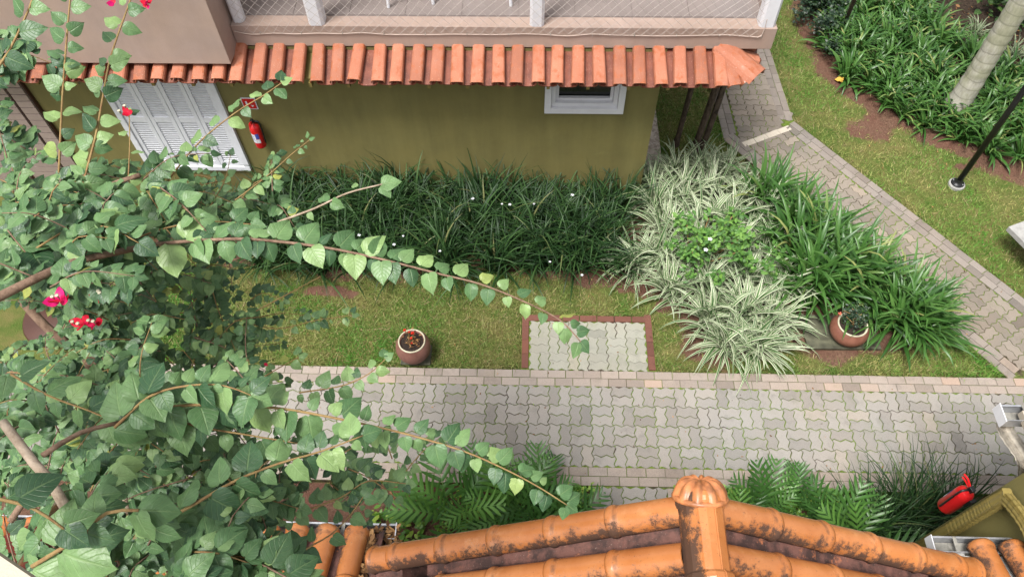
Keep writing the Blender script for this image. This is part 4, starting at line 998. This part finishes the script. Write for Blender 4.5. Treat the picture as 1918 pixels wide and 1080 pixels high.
for k, m_ in enumerate(hp_):
    o = hobj('leaf', lmesh[k % len(lmesh)], None, Matrix(m_.tolist())); local(o, vine)
fo = mass('foliage', fill+heroes[300:], LT, M['bleaf_s'], vine, rnd=np.clip(rng.normal(.36, .27, len(fill)+len(heroes[300:])), 0, 1)); tag(fo, kind='stuff')
tw = {}
for mb, mt, r_ in stems:
    if r_ >= .005: local(mb.build('branch', M[mt], None, True), vine)
    else:
        tw.setdefault(mt, MB()).add(mb.v, mb.f)
for mt, mb in tw.items(): o = mb.build('twigs', M[mt], None, True); local(o, vine); tag(o, kind='stuff')
# red bracts
BV, BF, bu, bv = leaf_template(((0, .05), (.1, .26), (.3, .40), (.5, .42), (.7, .32), (.88, .14), (1, .01)), 0, .5, -.35, .05); brm = npmesh('bract', BV, BF, M['bract'], {'u': bu, 'v': bv})
for x, y, d, n, s in ((112, 562, 2.35, 4, .062), (128, 555, 2.35, 1, .04), (191, 556, 2.4, 3, .05), (156, 606, 2.5, 3, .055), (180, 606, 2.5, 3, .055), (240, 212, 2.88, 3, .04), (214, 8, 2.85, 2, .035), (277, 6, 2.85, 3, .04), (276, 14, 2.85, 2, .03), (127, 487, 2.6, 1, .04), (386, 470, 3.3, 2, .03), (500, 680, 3.25, 1, .03)):
    s *= .72; c = atd(x, y, d); a0_ = random.uniform(0, 6.28); f = None
    for k in range(n):
        a = a0_+k*2*math.pi/max(n, 3)+random.gauss(0, .2); dv = np.array([math.cos(a), math.sin(a)*.7-.2, .35+random.gauss(0, .15)]); m_ = leaf_M(c, dv, np.array([-math.cos(a)*.5, -.5, .7]), s*random.uniform(.9, 1.2))
        f = hobj('bract', brm, None, Matrix(m_.tolist())); local(f, vine)
    if n > 2:
        for k in range(2): 
            q = c+np.array([random.gauss(0, .012), random.gauss(-.01, .01), .025]); local(MB().lathe([(0, 0), (.0025, 0), (.003, .012), (.007, .016), (.002, .017), (0, .015)], 8, tuple(q)).build('flower', M['rim'], None, True), vine)

# ------------------------------------------------------------------ lobed-leaf plants, shrub, ground cover
def lobed_mesh(name, seed, nleaf, L):
    g = np.random.default_rng(seed); V = []; F = []; u = []; v = []; rn = []
    def strip(pts, sd, ws, rr, up):
        b = len(V); n = len(pts)
        for i, p in enumerate(pts):
            for c in (1, 0, -1): V.append(p+sd*ws[i]*c+up*abs(c)*ws[i]*.25); u.append(c); v.append(i/(n-1)); rn.append(rr)
        for i in range(n-1):
            a = b+3*i; F.extend([(a, a+3, a+4, a+1), (a+1, a+4, a+5, a+2)])
    for q in range(nleaf):
        az = 2*math.pi*q/nleaf+g.normal(0, .3); el = rad(g.uniform(25, 75)); dr = g.uniform(.7, 1.2); rr = g.uniform(0, 1); ln = L*g.uniform(.75, 1.1); p = np.array([0, 0, .02]); pts = []; ds = []
        for s in range(22):
            t = s/21; e = el-dr*t*t; d = np.array([math.cos(az)*math.cos(e), math.sin(az)*math.cos(e), math.sin(e)]); pts.append(p.copy()); ds.append(d); p = p+d*ln*1.5/21
        sd = np.array([-math.sin(az), math.cos(az), 0])
        strip(pts, sd, [.005*(1-.6*i/21) for i in range(22)], min(1, rr+.3), np.array([0, 0, .1]))
        for s in range(7, 22, 2):          # blade: lobes from both sides of the midrib
            t = (s-7)/14; ll = ln*.50*(math.sin(math.pi*(.12+.86*t))**.7)*(1.0 if s < 21 else .5); up = np.cross(ds[s], sd)*-1
            for sg in (1, -1):
                fw = .65+.9*t; dd = sd*sg+ds[s]*fw; dd /= np.linalg.norm(dd); w_ = ln*.037*(1.15-.5*t)
                lp = [pts[s]+dd*ll*k/4+up*(.10*k/4-.34*(k/4)**2)*ll for k in range(5)]; ws = [w_*.9, w_*1.0, w_*1.05, w_*.75, .0008]
                strip(lp, np.cross(dd, up), ws, np.clip(rr+g.normal(0, .06), 0, 1), up)
    return npmesh(name, np.array(V), np.array(F), M['lobed'], {'u': u, 'v': v, 'rnd': rn})
lob = [lobed_mesh('lobed_plant', 70+k, 12, .48) for k in range(3)]
for k, (x, y, s, z, lb) in enumerate(((-.72, 2.20, 1.05, .15, 'lobed-leaf philodendron left of the porch, farthest from the entrance path'), (-.12, 2.20, 1.05, .18, 'lobed-leaf philodendron left of the porch, middle of three'), (.36, 2.12, .85, .10, 'lobed-leaf philodendron left of the porch, beside the entrance path'),
        (-.42, 2.34, .9, .10, 'lobed-leaf philodendron near the border between two others, left of the porch'), (.12, 2.38, .85, .08, 'lobed-leaf philodendron tucked against the paver border, left of the porch'), (2.65, 2.32, .75, .08, 'lobed-leaf philodendron tucked against the paver border, right of the porch'), (2.02, 2.08, .75, .10, 'lobed-leaf philodendron just behind the right roof slope'),
        (2.32, 2.28, .85, .12, 'lobed-leaf philodendron right of the porch, behind the shell finial side'), (2.95, 2.15, .88, .12, 'lobed-leaf philodendron right of the porch, before the dark grass'), (3.08, 1.92, .9, .22, 'low lobed-leaf philodendron at the gutter end on the right'))):
    o = hobj('lobed_plant', lob[k % 3]); o.location = (x, y, z); o.scale = (s, s, s); o.rotation_euler = (0, 0, k*1.3); tag(o, lb, 'plant', 'lobed-leaf philodendrons by the porch')
def cloud(n, fn, size, tm, m, name, parent=None, upn=.9):
    Ms = []
    for k in range(n):
        p, s = fn(); az = random.uniform(0, 6.28); Ms.append(leaf_M(p, np.array([math.cos(az), math.sin(az), random.uniform(-.3, .5)]), np.array([random.gauss(0, .5), random.gauss(-.2, .5), upn]), size*s*random.uniform(.7, 1.3)))
    return mass(name, Ms, tm, m, parent)
def rect(x0, x1, y0, y1, z0, z1):
    def f():
        x, y = random.uniform(x0, x1), random.uniform(y0, y1); return np.array([x, y, random.uniform(z0, z1)*(.6+.8*float(vnoise(x, y, 5, 3)))]), 1
    return f
tag(cloud(900, rect(-.9, .20, 2.0, 2.55, .01, .10), .045, ET, M['cover'], 'ground_cover'), 'sparse light green seedlings under the left philodendrons', 'plant', None, 'stuff')
tag(cloud(900, rect(.28, .66, 1.95, 2.60, .02, .14), .05, ET, M['cover'], 'ground_cover'), 'bright yellow-green ground cover left of the entrance path', 'plant', None, 'stuff')
tag(cloud(4200, rect(1.52, 3.25, 1.9, 2.60, .02, .16), .05, ET, M['cover'], 'ground_cover'), 'bright yellow-green ground cover right of the entrance path', 'plant', None, 'stuff')
tag(cloud(300, rect(-1.6, -1.0, 1.8, 2.3, .02, .2), .07, ET, M['cover'], 'ground_cover'), 'light green leaves below the gutter on the left', 'plant', None, 'stuff')
sr = empty('leafy_shrub', (2.0, 5.45, 0)); tag(sr, 'bright green small-leaved shrub with white blooms amid the striped clumps', 'shrub')
cl = [(random.gauss(2.02, .28), random.gauss(5.42, .24), random.uniform(.42, .66)) for k in range(34)]
def fsh():
    c = random.choice(cl); return np.array([random.gauss(c[0], .05), random.gauss(c[1], .05), random.gauss(c[2], .03)]), 1
tag(cloud(900, fsh, .07, ET, M['bright'], 'leaves', sr), kind='stuff')
for c in cl[::3]: local(MB().tube(smooth_line([(2.0, 5.45, 0), ((c[0]+2)/2, (c[1]+5.45)/2, .3), c], .1), [.007]*len(smooth_line([(2.0, 5.45, 0), ((c[0]+2)/2, (c[1]+5.45)/2, .3), c], .1)), 5).build('stem', M['twig']), sr)
wf = MB()
def blossom(mb, p, s):
    for k in range(5):
        a = k*1.256; b = a+.6; mb.add([p, (p[0]+s*math.cos(a-.5), p[1]+s*math.sin(a-.5), p[2]+.3*s), (p[0]+1.3*s*math.cos(a), p[1]+1.3*s*math.sin(a), p[2]+.1*s), (p[0]+s*math.cos(a+.5), p[1]+s*math.sin(a+.5), p[2]+.3*s)], [(0, 1, 2, 3)])
for x, y in ((1330, 448), (1322, 468)): p = atz(x, y, .66); f = MB(); blossom(f, tuple(p), .022); local(f.build('blossom', M['label']), sr)
for x, y in ((673, 440), (824, 470), (940, 382), (955, 383), (1072, 365), (738, 458), (885, 372), (1000, 382), (1090, 515), (755, 442), (1030, 490)):
    p = atz(x, y, random.uniform(.55, .62)); f = MB(); blossom(f, tuple(p), random.uniform(.010, .019)); o = f.build('white_flower', M['label']); MB().tube([(p[0], p[1]+.03, .1), tuple(p)], .0025, 4).build('stalk', M['dark'], o)
    tag(o, 'tiny white iris flower above the dark grassy clumps', 'flower', 'white iris flowers')
# ------------------------------------------------------------------ pots
def pot(x, y, prof, rimprof, m, label, slab):
    t = empty('plant_pot', (x, y, .05)); tag(t, label, 'pot')
    MB().lathe(prof, 40).build('pot_body', m, t, True); MB().lathe(rimprof, 40).build('pot_rim', M['rim'], t, True)
    r_, z = slab; MB().lathe([(0, z), (r_*.5, z+.01), (r_, z-.005)], 24).build('potting_soil', M['soil'], t); return t
pr = []
for k in range(46):
    t_ = k/45; z = .02+t_*.31; r_ = .098+.086*math.sin(math.pi*(.04+.80*t_)); pr.append((r_+.0022*math.sin(k*2.2)*(.1 < t_ < .95), z))
pr = [(.0, .0), (.10, 0), (.108, .008)]+pr; pr = [(a*1.06, b) for a, b in pr]
rt = pr[-1][0]
p1 = pot(-1.30, 4.10, pr+[(rt-.012, .335), (rt-.018, .30)], [(rt+.004, .323), (rt+.005, .332), (rt+.001, .339), (rt-.009, .339), (rt-.013, .33), (rt-.016, .29)], M['pot1'], 'ribbed brown clay pot with red flowers on the lawn', (rt-.015, .302))
tp1 = []
for k in range(12):
    a = random.uniform(0, 6.28); r_ = random.uniform(.01, .08); e = (1.25*r_*math.cos(a), 1.25*r_*math.sin(a), .302+random.uniform(.05, .13)); MB().tube([(r_*.6*math.cos(a+.4), r_*.6*math.sin(a+.4), .30), (r_*math.cos(a), r_*math.sin(a), .35), e], .003, 5).build('stem', M['twig'], p1); tp1.append(e)
for k, e in enumerate(((-.07, .06, .46), (.02, .03, .45), (.005, -.01, .41), (-.02, .05, .44), (.01, -.05, .37))):
    s = (.020, .022, .018, .013, .012)[k]; mb = MB()
    for j in range(9): a = j*2.4; mb.lathe([(0, -s*.5), (s*.45, 0), (0, s*.5)], 6, (e[0]+s*.7*math.cos(a)*(j/9)**.5, e[1]+s*.7*math.sin(a)*(j/9)**.5, e[2]+.4*s*math.sin(j)))
    mb.build('red_flower', M['redflower'] if 'redflower' in M else M['red'], p1, True); MB().tube([(e[0]*.5, e[1]*.5, .26), e], .0025, 4).build('stem', M['green'], p1)
fn = lambda: (np.array([-1.30+random.gauss(0, .05), 4.10+random.gauss(0, .05), .05+random.uniform(.31, .38)]), 1)
tag(cloud(60, fn, .028, ET, M['deadleaf'], 'dry_leaves', p1), kind='stuff')
s1 = MB().box(-.17, .17, -.13, .13, 0, .045).build('stone_slab', M['slate'], None, bevel=.006); s1.location = (-1.29, 4.12, .0); tag(s1, 'small mossy slab under the ribbed pot', 'slab')
pr2 = [(.0, 0), (.10, 0), (.15, .015), (.19, .06), (.213, .11), (.216, .15), (.203, .19), (.178, .225), (.165, .24)]
p2 = pot(3.66, 4.46, pr2, [(.160, .236), (.168, .243), (.167, .252), (.156, .256), (.148, .25), (.146, .21)], M['pot2'], 'smooth round terracotta bowl with a dark small-leaved plant', (.15, .215))
def fp2(): 
    a = random.uniform(0, 6.28); r_ = .13*random.uniform(0, 1)**.5; return np.array([3.68+r_*math.cos(a), 4.52+r_*math.sin(a)*1.1, .05+random.uniform(.24, .42)]), 1
tag(cloud(330, fp2, .036, ET, M['darkleaf2'] if 'darkleaf2' in M else M['darkleaf'], 'leaves', p2), kind='stuff')
for k in range(7): MB().tube([(0, 0, .2), (random.gauss(0, .05), .03+random.gauss(0, .05), .30), (random.gauss(0, .08), .05+random.gauss(0, .08), .38)], .004, 5).build('stem', M['twig'], p2)
mb = MB(); 
for j in range(8): mb.lathe([(0, -.008), (.008, 0), (0, .008)], 6, (-.17+.012*math.cos(j), .07+.012*math.sin(j), .36+.006*math.sin(2*j)))
mb.build('salmon_flower', M['salmon'], p2, True); MB().tube([(-.10, .03, .2), (-.16, .06, .35)], .003, 5).build('stem', M['green'], p2)
s2 = MB().box(-.42, .42, -.23, .23, 0, .045).build('stone_slab', M['slate'], None, bevel=.008); s2.location = (3.62, 4.52, 0); s2.rotation_euler = (0, 0, .01); tag(s2, 'large mossy slab under the terracotta bowl', 'slab')
# ------------------------------------------------------------------ lamp pole, palm, bench, far shrubs
lp = empty('lamp_pole', (5.69, 6.86, 0)); tag(lp, 'black garden lamp pole on a round concrete foot in the right lawn', 'lamp')
MB().lathe([(.0, -.05), (.105, -.05), (.105, .03), (.098, .04), (0, .04)], 24).build('foot', M['concrete'], lp, False)
MB().lathe([(.0, .041), (.085, .041), (.085, .052), (.05, .058), (.04, .09), (.036, .12)], 20).build('flange', M['black'], lp, True)
MB().tube([(0, 0, .05), (0, 0, 3.2)], .036, 14).build('pole', M['black'], lp, True)
MB().lathe([(.04, 3.2), (.09, 3.22), (.13, 3.40), (.12, 3.50)], 16).build('lantern_glass', M['label'], lp, True); MB().lathe([(.0, 3.62), (.10, 3.56), (.17, 3.50), (.12, 3.49)], 16).build('lantern_cap', M['black'], lp, True)
for k in range(4): a = k*1.571+.78; MB().lathe([(0, .056), (.009, .056), (.009, .066), (0, .068)], 6, (.066*math.cos(a), .066*math.sin(a), 0)).build('bolt', M['alu'], lp)
PB = atz(1796, 188, .25); pt = empty('palm_tree', (PB[0], PB[1], .15)); tag(pt, 'tall palm with a pale ringed trunk in the right bed', 'palm')
pts = smooth_line([(PB[0], PB[1], .1), (PB[0]+.02, PB[1], .6), (PB[0]+.03, PB[1]+.05, 2.5), (PB[0]+.05, PB[1]+.1, 6.8)], .05)
rr_ = [.138+.05*math.exp(-(q[2]-.1)*4)-.012*(q[2]-.1)/3+.006*(math.sin(q[2]*44) > .75) for q in pts]
MB().tube(pts, rr_, 20).build('trunk', M['palm'], pt, True, world=True)
crown = MB(); top = pts[-1]
for k in range(13):
    az = k*2*math.pi/13; P = [np.array(top)]; e = rad(60-20*(k % 3))
    for s in range(12): e -= .13; P.append(P[-1]+np.array([math.cos(az)*math.cos(e), math.sin(az)*math.cos(e), math.sin(e)])*.2)
    crown.tube(P, list(np.linspace(.025, .004, len(P))), 5)
    sdv = np.array([-math.sin(az), math.cos(az), 0])
    for s in range(1, 13):
        for sg in (1, -1):
            for f_ in (0, .5):
                b = P[s-1]*(1-f_)+P[s]*f_; tip = b+sdv*sg*.42+np.array([math.cos(az)*.2, math.sin(az)*.2, -.18]); w_ = np.array([math.cos(az), math.sin(az), 0])*.02; crown.add([b-w_, b+w_, tip], [(0, 1, 2)])
crown.build('crown', M['darkleaf'], pt, world=True)
BZ = .42; b0 = atz(1889, 424, BZ); b1 = atz(1935, 470, BZ); dv = b1-b0; az = math.atan2(dv[1], dv[0])
bn = empty('stone_bench', (b0[0], b0[1], 0), az); tag(bn, 'pale concrete slab bench cut off by the right edge', 'bench')
MB().box(0, 1.2, 0, .42, BZ-.075, BZ).build('bench_top', M['concrete'], bn, bevel=.008)
for x in (.5, .95): MB().box(x, x+.12, .06, .36, 0, BZ-.078).build('leg', M['concrete'], bn, bevel=.006)
bb = empty('brown_bench', (-5.3, 4.35, 0)); tag(bb, 'dark brown low bench glimpsed through the vine at left', 'bench')
MB().lathe([(0, .40), (.42, .40), (.44, .42), (.42, .44), (0, .44)], 28).build('seat', M['brown'], bb, True)
for a in (.5, 2.1, 3.7, 5.3): MB().tube([(.33*math.cos(a), .33*math.sin(a), .40), (.38*math.cos(a), .38*math.sin(a), 0)], .025, 8).build('leg', M['rim'], bb)
def bush(name, cx, cy, rx, ry, h, n, s, m, label):
    t = empty(name, (cx, cy, gz(cx, cy))); tag(t, label, 'shrub'); cs = [(random.gauss(0, .38)*rx, random.gauss(0, .38)*ry, random.uniform(.25, 1)*h) for k in range(26)]
    def f(): c = random.choice(cs); return np.array([cx+c[0]+random.gauss(0, .09), cy+c[1]+random.gauss(0, .09), gz(cx, cy)+max(.03, c[2]+random.gauss(0, .07))]), 1
    o = cloud(n, f, s, ET+[LT[3]], m, 'leaves', t); tag(o, kind='stuff')
    for c in cs[::4]: MB().tube([(0, 0, 0), (c[0]*.5, c[1]*.5, c[2]*.5), c], .010, 5).build('stem', M['bark'], t)
bush('dark_shrub', 4.55, 10.6, .45, 1.1, .5, 2600, .05, M['darkleaf'], 'low dark hedge-like shrub at the far end of the lawn')
bush('dark_shrub', 5.05, 11.2, .5, .6, .55, 1500, .055, M['darkleaf'], 'dark fine-leaved shrub behind the low hedge, top of the picture')
bush('leafy_shrub', 7.35, 10.1, .45, .40, .55, 420, .10, M['darkbright'], 'mid green shrub behind the palm trunk')
bush('leafy_shrub', 8.3, 10.4, .6, .5, .6, 600, .10, M['darkbright'], 'dark green shrub right of the palm at the picture edge')
st = MB().tube(smooth_line([tuple(atz(1580, 45, gz(4.8, 10.2))), tuple(atz(1590, 25, .5)), tuple(atz(1604, -10, 1.0)), tuple(atz(1612, -40, 1.4))], .1), .03, 8).build('thin_trunk', M['log'], None, True); tag(st, 'thin dark stem rising among the green clumps at the top', 'tree')
# ------------------------------------------------------------------ lawn blades, dead leaves, litter
NB = 330000
X = np.concatenate([rng.uniform(-5.5, 5.5, NB//2), rng.uniform(2.8, 9.0, NB//2), rng.uniform(1.8, 2.8, 14000)]); Y = np.concatenate([rng.uniform(3.95, 6.0, NB//2), rng.uniform(4.0, 12.5, NB//2), rng.uniform(6.9, 10, 14000)])
s_, mu_ = masks(X, Y); pth = np.maximum(pdist(X, Y, MAINP), np.maximum(pdist(X, Y, DIAG), pdist(X, Y, [(-.085, 3.9), (1.45, 3.9), (1.45, 4.70), (-.085, 4.70)])))
patch = vnoise(X, Y, 1.7, 11)*.6+vnoise(X, Y, 6, 12)*.4; keep = (rng.uniform(0, 1, len(X)) > np.clip(s_*1.25, 0, .985)) & (pth < -.004+.010*rng.uniform(0, 1, len(X))) & (rng.uniform(0, 1, len(X)) < .30+1.25*patch)
keep &= ~((X > WX1) & (X < 1.8) & (Y > 6.6)); keep &= ~((X < WX1) & (Y > 6.55)); X, Y, patch = X[keep], Y[keep], patch[keep]; n = len(X)
az = rng.uniform(0, 6.283, n); hgt = rng.uniform(.018, .048, n); wd = rng.uniform(.0032, .0065, n); ln = rng.uniform(.2, 1.3, n)*hgt
lx, ly = rng.normal(0, 1, n)*ln, rng.normal(0, 1, n)*ln; z0 = (vnoise(X, Y, 3, 5)-.5)*.02
V = np.stack([np.stack([X-np.cos(az)*wd, Y-np.sin(az)*wd, z0], -1), np.stack([X+np.cos(az)*wd, Y+np.sin(az)*wd, z0], -1), np.stack([X+lx, Y+ly, z0+hgt], -1)], 1).reshape(-1, 3)
t_ = np.clip(patch*1.7-.30+rng.normal(0, .22, n), 0, 1)[:, None]; yl = (vnoise(X, Y, .9, 21) > rng.uniform(.25, 1.1, n))[:, None]
right = (X > 3.9)[:, None]*1.
colr = (1-t_)*np.array([.30, .265, .105])+t_*np.array([.060, .205, .024]); colr = np.where(yl, colr*.7+np.array([.15, .21, .035])*.3, colr); colr = colr*(1+right*.22)
straw = rng.uniform(0, 1, n) < .10; colr[straw] = np.array([.34, .27, .14]); colr *= rng.uniform(.75, 1.25, n)[:, None]
lm = npmesh('lawn_grass', V, np.arange(3*n).reshape(-1, 3), M['grass'], cols=np.repeat(colr, 3, 0), smooth=False); tag(hobj('lawn_grass', lm), 'short patchy lawn grass around the paths', 'grass', None, 'stuff')
def litter(n, fn, s, label):
    Ms = []
    for k in range(n):
        p = fn(); a = random.uniform(0, 6.28); Ms.append(leaf_M(p, np.array([math.cos(a), math.sin(a), random.gauss(0, .3)]), np.array([random.gauss(0, .5), random.gauss(0, .5), 1]), s*random.uniform(.5, 1.4)))
    tag(mass('dead_leaves', Ms, ET, M['deadleaf']), label, 'leaves', None, 'stuff')
litter(260, lambda: np.array([random.uniform(EL[0]-.05, glx), random.uniform(1.12, 1.58), 0])+np.array([0, 0, GZ_+.0+random.uniform(-.02, .03)])+np.array([0, 0, 1])*0, .05, 'brown leaf litter lying in the left gutter and valley')
def ch_l(): y = random.uniform(.9, 1.5); return np.array([-1.115+random.gauss(0, .018), y, GZ_+.03+(1.53-y)*.36+.0])
litter(120, ch_l, .05, 'brown leaf litter packed between two orange tiles')
litter(700, lambda: (lambda x, y: np.array([x, y, gz(x, y)+.012]))(random.uniform(6.2, 9.5), random.uniform(8.6, 12.5)), .06, 'dry leaves on the dark mulch at upper right')
litter(160, lambda: np.array([random.uniform(-1.4, .4), random.uniform(2.2, 2.6), .012]), .035, 'wood chips on the soil left of the porch')
litter(90, lambda: np.array([random.uniform(-2.5, 5.5), random.uniform(2.7, 3.95), ZP+.006]), .022, 'small leaf scraps scattered on the main path')
litter(240, lambda: np.array([random.uniform(-3.5, 5.2), random.uniform(4.0, 5.3), .02]), .020, 'small leaf scraps scattered on the middle lawn')
litter(200, lambda: np.array([random.uniform(4.3, 7), random.uniform(5, 9), .02]), .022, 'small leaf scraps scattered on the right lawn')
yl_ = hobj('fallen_leaf', npmesh('fallen_leaf', LT[1][0], LT[1][1], M['yellow'], {'u': LT[1][2], 'v': LT[1][3]})); p = atz(1577, 155); yl_.location = (p[0], p[1], .045); yl_.scale = (.13, .13, .13); yl_.rotation_euler = (0, 0, 1.2); tag(yl_, 'single yellow fallen leaf at the palm bed edge', 'leaf')
# moss tufts in paver joints
Ms = []
for k in range(2600):
    i = random.randint(0, 55); j = random.randint(0, 4); x = -2.5+random.uniform(0, 8.2); y = Y0+j*2*U+random.gauss(0, .006)
    if random.random() < .5: x = X0+round((x-X0)/(2*U))*2*U+random.gauss(0, .006); y = Y0+random.uniform(0, 8*U)
    if float(vnoise(np.array(x), np.array(y), 2.0, 31)) < .52: continue
    a = random.uniform(0, 6.28); Ms.append(leaf_M(np.array([x, y, ZP-.006]), np.array([math.cos(a), math.sin(a), .8]), np.array([random.gauss(0, .5), random.gauss(0, .5), 1]), random.uniform(.008, .018)))
tag(mass('joint_moss', Ms, ET, M['cover']), 'green moss and weeds in the paver joints', 'moss', None, 'stuff')
